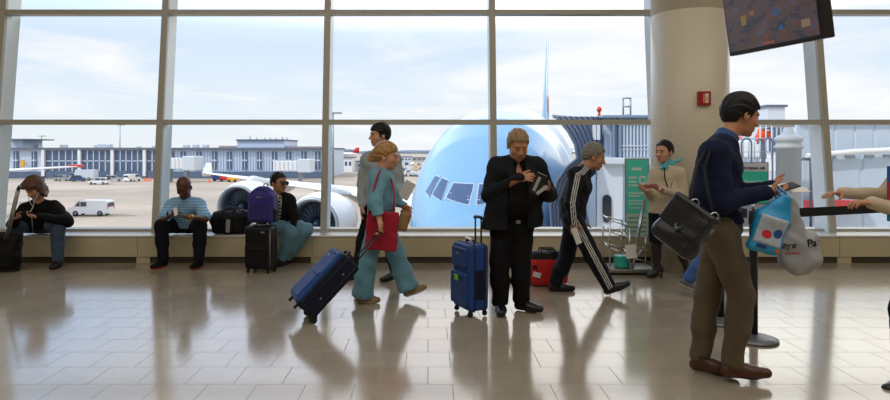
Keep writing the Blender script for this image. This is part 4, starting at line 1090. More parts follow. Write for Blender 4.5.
def bones(nm, J):
    out = []
    for S in 'LR':
        g = lambda a, c: np.linalg.norm(J[a + S] - J[c + S])
        out.append('%s ua %.2f fa %.2f th %.2f sh %.2f' % (S, g('sh', 'el'), g('el', 'wr'), g('hip', 'kn'), g('kn', 'an')))
    print('BONES', nm, '|', ' | '.join(out), '| shoulders %.2f hips %.2f trunk %.2f' % (np.linalg.norm(J['shL'] - J['shR']), np.linalg.norm(J['hipL'] - J['hipR']), np.linalg.norm((J['hipL'] + J['hipR']) / 2 - J['neck'])))
# ------------------------------------------------------------------ clothing materials
def fab(name, r, g, b_, rough=0.85, bump=0.25, bscale=220, sheen=None, var=0.08, vscale=9):
    k = max(r, g, b_) > 90
    return mat(name, rgb(r, g, b_), rough, var=var, vscale=vscale, bump=bump, bscale=bscale, sheen=(0.1 if k else 0.0) if sheen is None else sheen, spec=0.4 if k else 0.25)
C_BLACK = fab('black cloth', 15, 15, 17); C_NAVY = fab('navy cloth', 16, 18, 30); C_JEANS = fab('blue denim', 58, 88, 122, var=0.2); C_DKJEANS = fab('dark denim', 60, 80, 104, var=0.25)
C_TEALJ = fab('teal denim', 104, 148, 168, var=0.15); C_WHITE = fab('white cloth', 214, 214, 212); C_GREY = fab('grey knit', 156, 168, 170); C_TEAL = fab('teal jersey', 106, 156, 176, var=0.1)
C_BEIGE = fab('beige knit', 206, 190, 162); C_OLIVE = fab('olive drill', 92, 80, 62); C_MIDN = fab('midnight wool', 15, 24, 54, sheen=0.0); C_LEATHER = mat('black leather', rgb(26, 28, 33), 0.28, bump=0.15, bscale=80)
C_BRSHOE = mat('brown shoe leather', rgb(78, 42, 26), 0.35); C_BKSHOE = mat('black shoe leather', rgb(20, 19, 20), 0.35); C_TANSH = mat('tan suede', rgb(150, 128, 96), 0.8)
C_SOLE = mat('dark sole', rgb(30, 28, 27), 0.7); C_REDSOLE = mat('red sole', rgb(186, 44, 44), 0.6); C_WSOLE = mat('white sole', rgb(205, 203, 198), 0.6)
GOLD = mat('gold metal', rgb(200, 160, 84), 0.3, 0.9); CHROME = mat('chrome', rgb(210, 212, 214), 0.18, 1.0); PLAST = mat('black plastic', rgb(24, 24, 26), 0.4)
PAPER = mat('white paper', rgb(236, 234, 228), 0.7); SCARF = fab('turquoise silk', 84, 186, 200, rough=0.5)
def cloth_mat(name, base, kind, c2, c3=None, sx=30.0):
    """woven check of thin lines"""
    m = mat(name, base, 0.85, sheen=0.1); nt = m.node_tree; b = nt.nodes['Principled BSDF']; N, L = nt.nodes.new, nt.links.new
    tc = N('ShaderNodeTexCoord'); last = None
    col = None
    for ax_, cc in (('X', c2), ('Z', c3 or c2)):
        w = N('ShaderNodeTexWave'); w.bands_direction = ax_; w.inputs['Scale'].default_value = sx; w.inputs['Distortion'].default_value = 0.4
        L(tc.outputs['Object'], w.inputs['Vector'])
        r = N('ShaderNodeValToRGB'); r.color_ramp.elements[0].position = 0.62; r.color_ramp.elements[1].position = 0.75
        L(w.outputs['Fac'], r.inputs[0])
        mx = N('ShaderNodeMix'); mx.data_type = 'RGBA'; L(r.outputs[0], mx.inputs['Factor'])
        if col is None: mx.inputs['A'].default_value = (*base, 1)
        else: L(col, mx.inputs['A'])
        mx.inputs['B'].default_value = (*cc, 1); col = mx.outputs['Result']
    L(col, b.inputs['Base Color'])
    return m
C_SHIRT = cloth_mat('blue check shirt', rgb(144, 196, 236), 'check', rgb(174, 214, 240), rgb(116, 170, 220), 9)
C_PLAID = cloth_mat('plaid shirt', rgb(34, 32, 36), 'check', rgb(196, 178, 104), rgb(186, 182, 168), 7)

def trousers(root, J, m, r=(0.100, 0.080, 0.076, 0.062), end=0.97, wr=0.004, seed=1.0, h=0.009, rise=0.05, pel=0.0, matfn=None, flare=None, b=1.0, name='trousers', cuts=(), wide=1.42):
    hs = unit(J['hipL'] - J['hipR']); pc = (J['hipL'] + J['hipR']) / 2; ax = unit(J['neck'] - pc)
    P = [ec(pc - ax * 0.0, pc + ax * (0.06 + rise), 0.118 * b + pel, 0.112 * b + pel, hs, wide, 0.05)]
    for S in 'LR':
        P += leg(J, S, r, 0, end)
        if flare:
            kn, an = J['kn' + S], J['an' + S]; P.append(rc(lerp(kn, an, 0.35), lerp(kn, an, end), r[3] * 0.9, flare, 0.03))
    for S in 'LR':
        kn, an = J['kn' + S], J['an' + S]; d = unit(an - kn); s_ = unit(np.cross(d, V3(0, 1, 0.01))); f_ = np.cross(s_, d)
        P.append(rb(an + d * 0.145, (0.15, 0.13, 0.12), 0.004, np.array([s_, f_, d]), 0.008, 's'))
    if J['hipL'][1] > 8: P.append(LEDGE)
    return sdf(name, P, h, m, root, [half(V3(0, 0, 0.012), (0, 0, -1))] + list(cuts), wr=wr, seed=seed, matfn=matfn)
def top(root, J, m, name='jacket', b=1.0, inf=0.022, hem=None, hem_r=None, ends=(1.0, 1.0), cuff=0.046, wr=0.004, seed=2.0, h=0.009, matfn=None, cuts=(), extra=(), sub=(), belly=0, fwd=None, arm_inf=None, wide=1.45, wq=1.0):
    """a garment over trunk and arms; hem = world point pair under which the garment is cut"""
    P = torso(J, b, inf, belly, fwd, wide)
    hs = unit(J['hipL'] - J['hipR']); pc = (J['hipL'] + J['hipR']) / 2
    if hem_r is not None:
        wa = J.get('waist', lerp(pc, J['neck'], 0.45)); P.append(ec(wa, J['hem'], 0.10 * b + inf, hem_r, hs, wide, 0.06))
    for S, e_ in zip('LR', ends):
        if e_ > 0: P += arm(J, S, b, inf if arm_inf is None else arm_inf, e_, cuff)
        elif e_ < 0: P += [rc(J['sh' + S], lerp(J['sh' + S], J['el' + S], -e_), 0.050 * b + inf, 0.052 * b + inf, 0.03)]
    P += list(extra)
    cs = list(cuts)
    if J['hipL'][1] > 8: P.append(LEDGE)
    if hem is not None: cs.append(half(*hem))
    return sdf(name, P + list(sub), h, m, root, cs, wr=wr, seed=seed, matfn=matfn, wq=wq)
def collar(root, J, hd, m, r=0.07, name='collar', h_=0.03, tilt=0.0):
    n = J['neck']; d = unit(hd.p(0, -0.02, -0.06) - n)
    return sdf(name, [rc(n + d * -0.01, n + d * h_, r + 0.010, r + 0.004, 0.02), rc(n + d * -0.06, n + d * 0.12, r - 0.006, r - 0.010, 0.012, 's')], 0.006, m, root, [half(n + d * (h_ + .004), d), half(n - d * 0.03, -d)])
def person(label, base, group=None):
    return thing('person', label, 'person', base, group)
def flatbox(name, c, right, up, w, h_, d, m, parent=None, bevel=0.002):
    """thin box: w along right, h along up, d thick"""
    r = Vector(right).normalized(); u = Vector(up); n = r.cross(u).normalized(); u = n.cross(r)
    q = MB(); q.box(c, (w, h_, d), Matrix((r, u, n)).transposed(), bevel, 1); return q.build(name, m, parent)

# ------------------------------------------------------------------ 1: man in black jacket on the ledge, far left
J = joints(0, neck=(39, 204, 7.98), shR=(25, 210, 7.98), shL=(55, 208, 8.02), elR=(13, 224, 7.82), elL=(67, 221, 7.84), wrR=(15, 218.5, 7.56), wrL=(39, 217, 7.56),
           hipR=(32, 225, 8.24), hipL=(50, 225, 8.24), knR=(15, 226, 7.82), knL=(58, 226, 7.80), anR=(16, 260, 7.86), anL=(58, 260.5, 7.82))
bones('p1', J)
J['waist'] = at(41, 219, 8.20)
set_feet(J, 'R', 0.27, (-0.3, -1)); set_feet(J, 'L', 0.27, (0.15, -1))
hd = Head(at(34.5, 187.5, 7.86), (-0.22, -0.80, -0.55), size=1.1)
t = person('seated man with shaggy brown hair in black jacket, earphones in, looking at a phone', (J['hipL'] + J['hipR']) / 2 * V3(1, 1, 0))
body(t, J, hd, 'fair', {'R': dict(fd=(0.75, -0.35, 0.25), pn=(0.2, -0.3, 0.9), curl=0.5), 'L': dict(fd=(-0.85, -0.35, 0.2), pn=(-0.2, -0.3, 0.9), curl=0.5)}, 1.08, 0.007, hairmat='brown', squint=0.2)
hd.hair('long', t, HAIRM['brown'], 1.3)
top(t, J, C_BLACK, 'jacket', 1.1, 0.03, hem=(V3(0, 0, 0.45), (0, 0, -1)), cuff=0.045, wr=0.006, belly=0.05, fwd=(0, -1, 0), seed=3.1)
trousers(t, J, C_DKJEANS, (0.105, 0.086, 0.082, 0.066), seed=5.0, cuts=[], pel=0.01)
for S in 'LR': shoe(J, S, t, [C_BKSHOE, C_SOLE])
m = MB(); c0 = hd.p(0.085, 0.0, -0.02); c1 = hd.p(-0.085, 0.0, -0.02); ch = at(33, 207, 7.80); lo_ = at(32, 219, 7.62)
for c in (c0, c1): m.tube([c, lerp(c, ch, .5) + V3(0, -.05, -.02), ch, lerp(ch, lo_, .5) + V3(0, -.06, 0), lo_, at(33, 233, 7.95)], 0.004, 6)
m.build('earphone_cable', C_WHITE, t)
ph = flatbox('phone', at(27, 214, 7.50), (1, 0.05, 0.05), (0, 0.75, -0.65), 0.15, 0.075, 0.009, PLAST); tag(ph, 'dark phone held sideways by the long-haired man', 'phone')

# ------------------------------------------------------------------ 2: bald man in blue shirt
J = joints(0, neck=(185, 199, 7.95), shR=(172, 205, 7.98), shL=(200, 205, 7.98), elR=(163, 219, 7.80), elL=(205.5, 219, 7.80), wrR=(168.5, 216.5, 7.55), wrL=(189, 217, 7.53),
           hipR=(176, 225, 8.22), hipL=(196, 225, 8.22), knR=(161.5, 226, 7.80), knL=(200, 226, 7.80), anR=(163, 260, 7.83), anL=(199, 260, 7.80))
bones('p2', J); J['waist'] = at(187, 218, 8.16)
set_feet(J, 'R', 0.28, (-0.35, -1)); set_feet(J, 'L', 0.28, (-0.1, -1))
hd = Head(at(184, 187.0, 7.84), (-0.12, -0.82, -0.52), size=1.1)
t = person('seated bald man in blue check shirt and gold watch, hands together', (J['hipL'] + J['hipR']) / 2 * V3(1, 1, 0))
body(t, J, hd, 'dark', {'R': dict(fd=(0.8, -0.3, 0.35), pn=(0.3, -0.2, 0.9), curl=0.6), 'L': dict(fd=(-0.9, -0.3, 0.1), pn=(-0.2, -0.3, 0.9), curl=0.6)}, 1.06, 0.007, hairmat='black', squint=0.2)
sdf('hair', [el(hd.p(0, 0.060, -0.100), (0.042, 0.042, 0.026), hd.ax, 0.02)], 0.006, mat('stubble', rgb(44, 34, 30), 0.7), t, wr=0.001).name = 'beard'
top(t, J, C_SHIRT, 'shirt', 1.08, 0.02, hem=(V3(0, 0, 0.45), (0, 0, -1)), ends=(-0.85, -0.85), wr=0.005, seed=7.7)
collar(t, J, hd, C_SHIRT, 0.07)
trousers(t, J, C_NAVY, (0.105, 0.086, 0.082, 0.068), seed=9.0)
for S in 'LR': shoe(J, S, t, [C_BLACK, C_REDSOLE])
w = lerp(J['elL'], J['wrL'], 0.93); ax = unit(J['wrL'] - J['elL'])
R = Vector(ax).to_track_quat('Z', 'Y').to_matrix()
m = MB(); m.lathe(w, [(0.036, -0.012), (0.040, -0.010), (0.040, 0.010), (0.036, 0.012)], 24, R); m.lathe(w + V3(0, -0.040, 0.01), [(0.01, -0.006), (0.021, -0.006), (0.021, 0.007), (0.001, 0.008)], 20, Vector((0, -1, 0.3)).to_track_quat('Z', 'Y').to_matrix()); m.build('watch', GOLD, t)
tk = flatbox('ticket', at(175.5, 211.5, 7.46), (0.9, 0, 0.4), (0.3, 0.4, 0.9), 0.05, 0.11, 0.004, PAPER); tag(tk, 'small white slip in the bald man\'s hands', 'ticket')

# ------------------------------------------------------------------ 3: man with glasses beside the backpack
J = joints(0, neck=(277.5, 195, 8.16), shR=(268, 201, 8.08), shL=(289, 200, 8.24), elR=(261, 211, 8.00), elL=(295, 217, 8.10), wrR=(264, 197.5, 7.90), wrL=(294, 229, 7.93),
           hipR=(276, 225, 8.24), hipL=(290, 225, 8.28), knR=(291, 233, 7.86), knL=(306, 230, 7.90), anR=(281, 258, 7.92), anL=(286, 258, 8.02))
bones('p3', J); J['waist'] = at(280, 213, 8.20)
set_feet(J, 'R', 0.25, (-0.5, -1)); set_feet(J, 'L', 0.25, (-0.3, -1))
hd = Head(at(279, 182.5, 8.12), (0.80, -0.58, -0.06), size=1.1)
t = person('seated man with dark glasses in black jacket over plaid shirt, hand on purple backpack', (J['hipL'] + J['hipR']) / 2 * V3(1, 1, 0))
body(t, J, hd, 'tan', {'R': dict(fd=(0.2, -0.75, 0.0), pn=(0, -0.1, -1), curl=0.35), 'L': dict(fd=(-0.1, -0.3, -1), pn=(-0.5, 0.5, 0), curl=0.4)}, 0.98, 0.007, hairmat='black')
hd.hair('short', t, HAIRM['black'], 2.0)
cen = lerp(J['neck'], J['waist'], 0.5)
vee = [el(cen + V3(0.02, -0.17, -0.10), (0.050, 0.10, 0.26), np.eye(3), 0.012, 's'), el(cen + V3(0.01, -0.15, 0.10), (0.062, 0.10, 0.16), np.eye(3), 0.012, 's')]
top(t, J, C_PLAID, 'shirt', 0.98, 0.012, hem=(V3(0, 0, 0.45), (0, 0, -1)), ends=(-0.3, -0.3), wr=0.002)
top(t, J, C_BLACK, 'jacket', 1.0, 0.026, hem=(V3(0, 0, 0.44), (0, 0, -1)), cuff=0.044, wr=0.005, seed=4.2, sub=vee)
trousers(t, J, C_TEALJ, (0.112, 0.092, 0.088, 0.068), seed=2.4)
for S in 'LR': shoe(J, S, t, [C_BKSHOE, C_SOLE])
m = MB()
for q in (-1, 1):
    c = hd.p(q * 0.033, 0.108, 0.0); R = Matrix((hd.l, hd.u, hd.f)).transposed()
    m.lathe(c, [(0.001, 0), (0.025, -0.002), (0.028, 0), (0.028, 0.004), (0.001, 0.004)], 18, R)
    m.tube([hd.p(q * 0.06, 0.104, 0.004), hd.p(q * 0.082, 0.06, 0.006), hd.p(q * 0.084, -0.01, 0.004)], 0.003, 6)
m.tube([hd.p(-0.01, 0.112, 0.004), hd.p(0.01, 0.112, 0.004)], 0.003, 6); m.build('glasses', PLAST, t)

# ------------------------------------------------------------------ 4: man in grey sweater behind the woman
J = joints(7.0, neck=(381, 152, 0.02), shR=(366.5, 160, 0.10), shL=(395, 160, -0.10), elR=(362.5, 184, 0.10), elL=(399, 185, -0.12), wrR=(362, 206, 0.02), wrL=(398, 201, -0.32),
           hipR=(373, 204, 0.05), hipL=(387, 204, -0.05), knR=(363, 241, 0.05), knL=(389, 243, -0.05), anR=(358, 272, 0.10), anL=(395, 271, -0.02))
bones('p4', J)
set_feet(J, 'R', 0.27, (-1, -0.35)); set_feet(J, 'L', 0.27, (-1, -0.3), pitch=0.2)
hd = Head(at(379.5, 135, 7.0), (-0.90, -0.42, -0.08), size=1.08)
t = person('dark-haired man in pale grey sweater, face turned left, walking behind the woman in teal', J['hipL'] * V3(1, 1, 0))
body(t, J, hd, 'fair', {'R': dict(fd=(-0.1, -0.2, -1), pn=(0.9, 0, 0), curl=0.35), 'L': dict(fd=(0.3, -0.4, 0.85), pn=(-0.6, -0.5, 0.2), curl=0.5)}, 1.0, 0.0075, hairmat='black')
hd.hair('full', t, HAIRM['black'], 3.0)
top(t, J, C_GREY, 'sweater', 1.0, 0.022, hem=(at(380, 207, 7), (0, 0, -1)), cuff=0.045, wr=0.005, seed=1.9)
collar(t, J, hd, C_GREY, 0.066, h_=0.02)
trousers(t, J, C_BLACK, (0.092, 0.074, 0.07, 0.058), seed=6.2)
for S in 'LR': shoe(J, S, t, [C_BKSHOE, C_SOLE])
m = MB(); c = at(406.5, 190, 6.58); r_, u_ = Vector((0.45, 0.2, 0.85)).normalized(), Vector((-0.8, 0.35, 0.4)).normalized()
for k in range(3):
    q = Vector(c) + Vector((0.006 * k, -0.006 * k, 0.004 * k))
    m.loft([[q - r_ * .10 + u_ * (v - .06) + Vector((0, -.02 * math.sin(v * 24 + k), 0)), q + r_ * (.10 - .01 * k) + u_ * (v - .06) + Vector((0, -.02 * math.sin(v * 24 + k), 0)), q + r_ * (.10 - .01 * k) + u_ * (v - .06) + Vector((0, .003 - .02 * math.sin(v * 24 + k), 0)), q - r_ * .10 + u_ * (v - .06) + Vector((0, .003 - .02 * math.sin(v * 24 + k), 0))] for v in np.linspace(0, .12, 7)], sm=False)
npz = mat('newsprint', rgb(196, 196, 192), 0.8, var=0.25, vscale=60)
tag(m.build('newspaper', npz), 'folded newspaper held up in front of the grey sweater', 'newspaper')

# ------------------------------------------------------------------ 5: woman in teal pulling a case
J = joints(6.04, neck=(382, 172.5, 0.0), shR=(379, 179, -0.14), shL=(386, 179, 0.14), elR=(375.5, 203, -0.27), elL=(395, 203, 0.18), wrR=(380.5, 224, -0.34), wrL=(404, 206, 0.10),
           hipR=(378.5, 218, -0.08), hipL=(382, 218, 0.09), knR=(368, 261, -0.08), knL=(397, 257, 0.08), anR=(362.5, 294, -0.05), anL=(408, 287, 0.06))
bones('p5', J); J['waist'] = at(382, 202, 6.04)
set_feet(J, 'R', 0.25, (1, -0.05)); set_feet(J, 'L', 0.25, (1, 0.0), pitch=-0.36)
hd = Head(at(387, 156, 6.04), (0.96, -0.12, -0.14), size=1.08)
t = person('blonde woman in teal hooded tracksuit and flared trousers pulling a blue suitcase', J['hipL'] * V3(1, 1, 0))
body(t, J, hd, 'fair', {'R': dict(fd=(0.1, -0.05, -1), pn=(-0.9, 0.3, 0), curl=1.3, thumb=0.9), 'L': dict(fd=(0.5, -0.2, -0.6), pn=(-0.4, -0.6, 0), curl=1.0)}, 0.92, 0.0065, hairmat='blond')
hd.hair('pony', t, HAIRM['blond'], 4.0)
n = J['neck']
top(t, J, C_TEAL, 'hooded_top', 0.95, 0.026, hem=(at(382, 211.5, 6.04), (0.25, 0, -1)), cuff=0.042, wr=0.005, seed=8.0, wide=1.35,
    extra=[rc(n + V3(-0.07, -0.10, -0.02), n + V3(-0.07, 0.10, -0.02), 0.055, 0.055, 0.04), rc(n + V3(-0.05, -0.10, -0.01), n + V3(0.06, -0.075, -0.04), 0.04, 0.03, 0.03), rc(n + V3(-0.05, 0.10, -0.01), n + V3(0.06, 0.075, -0.04), 0.04, 0.03, 0.03)])
sdf('shirt_tail', [ec(at(381, 205, 6.04), at(380, 213, 6.04), 0.105, 0.112, (0, 1, 0), 1.3, 0.03)], 0.009, fab('blue shirt', 30, 92, 186), t, [half(at(380, 213.5, 6.04), (0, 0, -1)), half(at(380, 203, 6.04), (0, 0, 1))], wr=0.003)
trousers(t, J, C_TEAL, (0.098, 0.086, 0.082, 0.085), seed=3.3, flare=0.108, wide=1.25, wr=0.005)
for S in 'LR': shoe(J, S, t, [C_TANSH, C_WSOLE])

# ------------------------------------------------------------------ 6: man in dark coat standing
J = joints(5.66, neck=(517.5, 161, 0.0), shR=(496, 168, 0.03), shL=(538, 168, 0.03), elR=(488.5, 195, -0.04), elL=(549, 195, -0.05), wrR=(519, 178, -0.30), wrL=(547, 190.5, -0.32),
           hipR=(503.5, 219, 0.02), hipL=(523, 219, 0.02), knR=(499, 262, -0.02), knL=(520.5, 261, 0.0), anR=(500.5, 302, 0.0), anL=(521.5, 300, 0.05))
bones('p6', J)
set_feet(J, 'R', 0.29, (-0.08, -1)); set_feet(J, 'L', 0.29, (0.85, -0.6))
hd = Head(at(518, 145, 5.58), (0.14, -0.86, -0.42), size=1.12)
t = person('heavy-set grey-haired man in dark coat looking down at papers in his hands', (J['hipL'] + J['hipR']) / 2 * V3(1, 1, 0))
body(t, J, hd, 'tan', {'R': dict(fd=(0.95, -0.25, 0.12), pn=(0.15, 0.8, -0.4), curl=0.45), 'L': dict(fd=(-0.55, -0.45, 0.25), pn=(-0.4, -0.2, 0.9), curl=0.55)}, 1.12, 0.0065, hairmat='sandy', jowl=0.012, squint=0.2)
hd.hair('short', t, HAIRM['sandy'], 5.0)
C_COAT = fab('charcoal coat', 22, 24, 28); C_SHB = fab('black shirt', 11, 11, 13)
n = J['neck']; pc = (J['hipL'] + J['hipR']) / 2
top(t, J, C_SHB, 'shirt', 1.12, 0.012, hem=(at(518, 221, 5.66), (0, 0, -1)), ends=(-0.4, -0.4), belly=0.06, fwd=(0, -1, 0), sub=[el(n + V3(0, -0.15, -0.06), (0.035, 0.09, 0.10), np.eye(3), 0.01, 's')])
J['hem'] = at(512, 232, 5.66)
wedge = [rb(lerp(pc, n, 0.30) + V3(0.0, -0.27, -0.12), (0.088, 0.20, 0.33), 0.03, np.eye(3), 0.02, 's'), el(n + V3(0, -0.18, -0.08), (0.075, 0.12, 0.22), np.eye(3), 0.02, 's')]
top(t, J, C_COAT, 'coat', 1.14, 0.035, hem=(at(516, 227, 5.66), (0.05, 0, -1)), hem_r=0.205, cuff=0.048, arm_inf=0.020, wr=0.006, seed=11.0, sub=wedge, belly=0.05, fwd=(0, -1, 0))
m = MB()
for S, xx in ((-1, 0.062), (1, 0.062)):
    a = n + V3(S * 0.055, -0.10, 0.02)
    m.prism([a, a + V3(S * 0.075, -0.055, -0.10), a + V3(S * 0.05, -0.085, -0.14), a + V3(S * 0.035, -0.105, -0.36), a + V3(S * -0.005, -0.085, -0.16)], (0, -0.010, 0))
m.build('lapel', C_COAT, t)
trousers(t, J, C_BLACK, (0.112, 0.090, 0.086, 0.076), seed=12.0, pel=0.015, wr=0.006)
m = MB(); bc = at(515, 219.5, 5.66) + V3(0, -0.21, 0); m.box(bc, (0.042, 0.012, 0.032), None, 0.006); m.build('belt_buckle', mat('dull buckle', rgb(120, 118, 112), 0.4, 0.6), t)
for S in 'LR': shoe(J, S, t, [C_BKSHOE, C_SOLE], 1.06)
t2 = thing('booklet', 'open booklet of travel papers in the hands of the man in dark coat', 'papers', at(540, 184, 5.22))
c = at(538, 184, 5.22)
flatbox('cover', c, (0.35, -0.3, 0.9), (-0.9, 0.35, 0.3), 0.19, 0.09, 0.014, PLAST, t2)
flatbox('page', c + V3(-0.012, -0.010, 0.0), (0.35, -0.3, 0.9), (-0.9, 0.35, 0.3), 0.13, 0.028, 0.008, mat('grey paper', rgb(168, 168, 166), .7), t2)
flatbox('page', c + V3(0.03, -0.016, -0.05), (0.75, -0.3, 0.6), (-0.6, 0.35, 0.7), 0.11, 0.030, 0.006, mat('grey paper', rgb(168, 168, 166), .7), t2)

# ------------------------------------------------------------------ 7: man in striped tracksuit
J = joints(6.4, neck=(583.5, 170, 0.0), shR=(576, 175, -0.17), shL=(581, 175, 0.17), elR=(571, 203, -0.22), elL=(579, 203, 0.20), wrR=(573.5, 223, -0.24), wrL=(580, 221, 0.17),
           hipR=(572, 217, -0.10), hipL=(574, 217, 0.10), knR=(592, 255, -0.12), knL=(567, 256, 0.10), anR=(608, 285, -0.10), anL=(555, 283, 0.10))
bones('p7', J); J['waist'] = at(573, 203, 6.4)
set_feet(J, 'R', 0.29, (1, -0.1), pitch=-0.40); set_feet(J, 'L', 0.29, (1, 0.05))
hd = Head(at(594, 156.5, 6.4), (0.93, -0.10, -0.32), size=1.1)
t = person('grey-haired man in black tracksuit with white stripes striding right', J['hipL'] * V3(1, 1, 0))
body(t, J, hd, 'tan', {'R': dict(fd=(0.1, -0.05, -1), pn=(0.3, 0.9, 0), curl=0.7, thumb=0.8), 'L': dict(fd=(0.3, 0, -1), pn=(0, -0.9, 0), curl=0.4)}, 1.0, 0.0065, hairmat='grey')
hd.hair('short', t, HAIRM['grey'], 6.0)
def stripes(seq, off=0.0):
    """three stripes that run along the outer (near) side of a limb given by its joints"""
    seq = [np.asarray(q) for q in seq]
    def fn(C):
        out = np.zeros(len(C), int)
        best = np.full(len(C), 9.0); lat = np.zeros(len(C)); dep = np.zeros(len(C))
        for a, b_ in zip(seq, seq[1:]):
            ab = b_ - a; tt = np.clip(((C - a) @ ab) / (ab @ ab), 0, 1); q = C - a - tt[:, None] * ab
            d = np.linalg.norm(q, axis=1); sd = unit(np.cross(ab, V3(0, 1, 0))); k = d < best
            best[k] = d[k]; lat[k] = (q @ sd)[k]; dep[k] = q[k, 1]
        u = lat - off
        on = (np.abs(u) < 0.0052) | (np.abs(u - 0.020) < 0.0052) | (np.abs(u + 0.020) < 0.0052)
        out[on & (dep < -0.02) & (best < 0.15)] = 1
        return out
    return fn
C_TRK = fab('tracksuit black', 13, 16, 26, rough=0.6)
top(t, J, [C_TRK, C_WHITE], 'tracksuit_jacket', 1.0, 0.026, hem=(at(573, 224, 6.4), (0, 0, -1)), cuff=0.042, wr=0.005, seed=13.0, h=0.006, wide=1.35, matfn=stripes([J['neck'] + V3(0.0, -0.05, 0.02), J['shR'], J['elR'], J['wrR']]))
collar(t, J, hd, C_TRK, 0.066)
trousers(t, J, [C_TRK, C_WHITE], (0.100, 0.080, 0.076, 0.068), seed=14.0, h=0.006, wide=1.25, matfn=stripes([J['hipR'], J['knR'], J['anR']]))
for S in 'LR': shoe(J, S, t, [C_BKSHOE, C_SOLE])
tk = flatbox('leaflet', at(576.5, 236, 6.10), (0.35, 0.1, -0.9), (0.9, 0.1, 0.3), 0.17, 0.06, 0.004, PAPER); tag(tk, 'narrow white leaflet in the hand of the man in the striped tracksuit', 'leaflet')

# ------------------------------------------------------------------ 8: airline hostess by the column
J = joints(7.15, neck=(667, 166, 0.02), shR=(655.5, 174, 0.10), shL=(679.5, 174, -0.08), elR=(649.5, 194, 0.06), elL=(683, 196, -0.12), wrR=(647.5, 191, -0.20), wrL=(662.5, 190, -0.27),
           hipR=(658, 211, 0.05), hipL=(671, 211, -0.05), knR=(656, 246, 0.02), knL=(678.5, 247, 0.02), anR=(657, 269, 0.02), anL=(688, 270, 0.04))
bones('p8', J)
set_feet(J, 'R', 0.23, (-1, -0.25), pitch=0.30); set_feet(J, 'L', 0.23, (-0.8, -0.5), pitch=0.45)
for S, dz in (('R', 0.02), ('L', 0.02)):
    for k in ('he', 'to'): J[k + S] = J[k + S] + V3(0, 0, dz)
hd = Head(at(664, 152, 7.13), (-0.80, -0.58, -0.06), size=1.06)
t = person('airline hostess in beige jacket, black skirt and turquoise scarf standing by the column', (J['hipL'] + J['hipR']) / 2 * V3(1, 1, 0))
body(t, J, hd, 'fair', {'R': dict(fd=(-0.75, -0.45, 0.1), pn=(0.3, -0.3, 0.9), curl=0.5), 'L': dict(fd=(-0.9, -0.35, 0.1), pn=(0, -0.3, 0.9), curl=0.5)}, 0.86, 0.0065, hairmat='black', legs=(0.074, 0.050, 0.047, 0.030))
hd.hair('bun', t, HAIRM['black'], 7.0)
hs = unit(J['hipL'] - J['hipR']); pc = (J['hipL'] + J['hipR']) / 2
J['hem'] = at(665, 212, 7.15)
top(t, J, C_BEIGE, 'jacket', 0.88, 0.022, hem=(at(665, 213, 7.15), (0, 0, -1)), hem_r=0.135, cuff=0.042, wr=0.004, seed=15.0)
sdf('skirt', [ec(pc + V3(0, 0, 0.05), at(664, 243, 7.15), 0.125, 0.118, hs, 1.45, 0.05), ec(at(668, 232, 7.15), at(668, 244, 7.15), 0.12, 0.12, hs, 1.5, 0.05)], 0.009, C_BLACK, t, [half(at(664, 243, 7.15), (0, 0, -1)), half(pc + V3(0, 0, 0.10), (0, 0, 1))], wr=0.003)
sdf('stockings', sum([[rc(lerp(J['hip' + S], J['kn' + S], .6), J['kn' + S], 0.066, 0.054, 0.02), rc(J['kn' + S], J['an' + S], 0.052, 0.036, 0.02), rc(lerp(J['kn' + S], J['an' + S], .12), lerp(J['kn' + S], J['an' + S], .5), 0.046, 0.042, 0.03), rc(J['an' + S], J['he' + S] + V3(0, 0, .03), 0.036, 0.036, 0.03), rc(J['an' + S], lerp(J['he' + S], J['to' + S], .7), 0.034, 0.032, 0.03)] for S in 'LR'], []), 0.007, mat('sheer black nylon', rgb(44, 36, 34), 0.5), t, [half(at(664, 242, 7.15), (0, 0, 1))])
for S in 'LR':
    sh_ = shoe(J, S, t, [C_BKSHOE], 0.88)
    he = J['he' + S]; m = MB(); m.tube([he + V3(0, 0, -.01), V3(he[0] + .01, he[1], 0.003)], [0.024, 0.009], 10); m.build('heel', C_BKSHOE, sh_)
n = J['neck']
sdf('scarf', [rc(n + V3(-0.01, 0, 0.02), n + V3(-0.012, -0.01, 0.045), 0.073, 0.068, 0.02), rc(n + V3(-0.055, -0.06, 0.015), n + V3(-0.03, -0.075, -0.03), 0.034, 0.026, 0.02), rc(n + V3(0.04, -0.06, 0.03), n + V3(0.15, -0.07, 0.09), 0.024, 0.010, 0.02), rc(n + V3(-0.05, -0.065, 0.01), n + V3(-0.11, -0.08, -0.03), 0.020, 0.010, 0.02)], 0.006, SCARF, t, wr=0.003, wq=2.0)
m = MB()
for dx in (-0.05, 0.05): m.tube([n + V3(dx * 1.2, -0.08, 0.0), n + V3(dx * 1.0 - .03, -0.135, -0.13), n + V3(-0.035, -0.165, -0.30)], 0.006, 6)
m.build('lanyard', C_NAVY, t)
flatbox('name_badge', n + V3(-0.035, -0.175, -0.345), (0.9, -0.35, 0), (0, 0.1, 1), 0.06, 0.085, 0.006, PAPER, t)
flatbox('name_tag', n + V3(0.045, -0.15, -0.14), (0.9, -0.2, 0), (0, 0.1, 1), 0.05, 0.014, 0.006, C_NAVY, t)
tk = flatbox('ticket_folder', at(651, 186.3, 6.81), (1, 0.1, 0.06), (0.1, 0.9, 0.5), 0.16, 0.075, 0.006, mat('red folder', rgb(124, 58, 50), 0.6)); tag(tk, 'slim reddish ticket folder held by the hostess', 'folder')

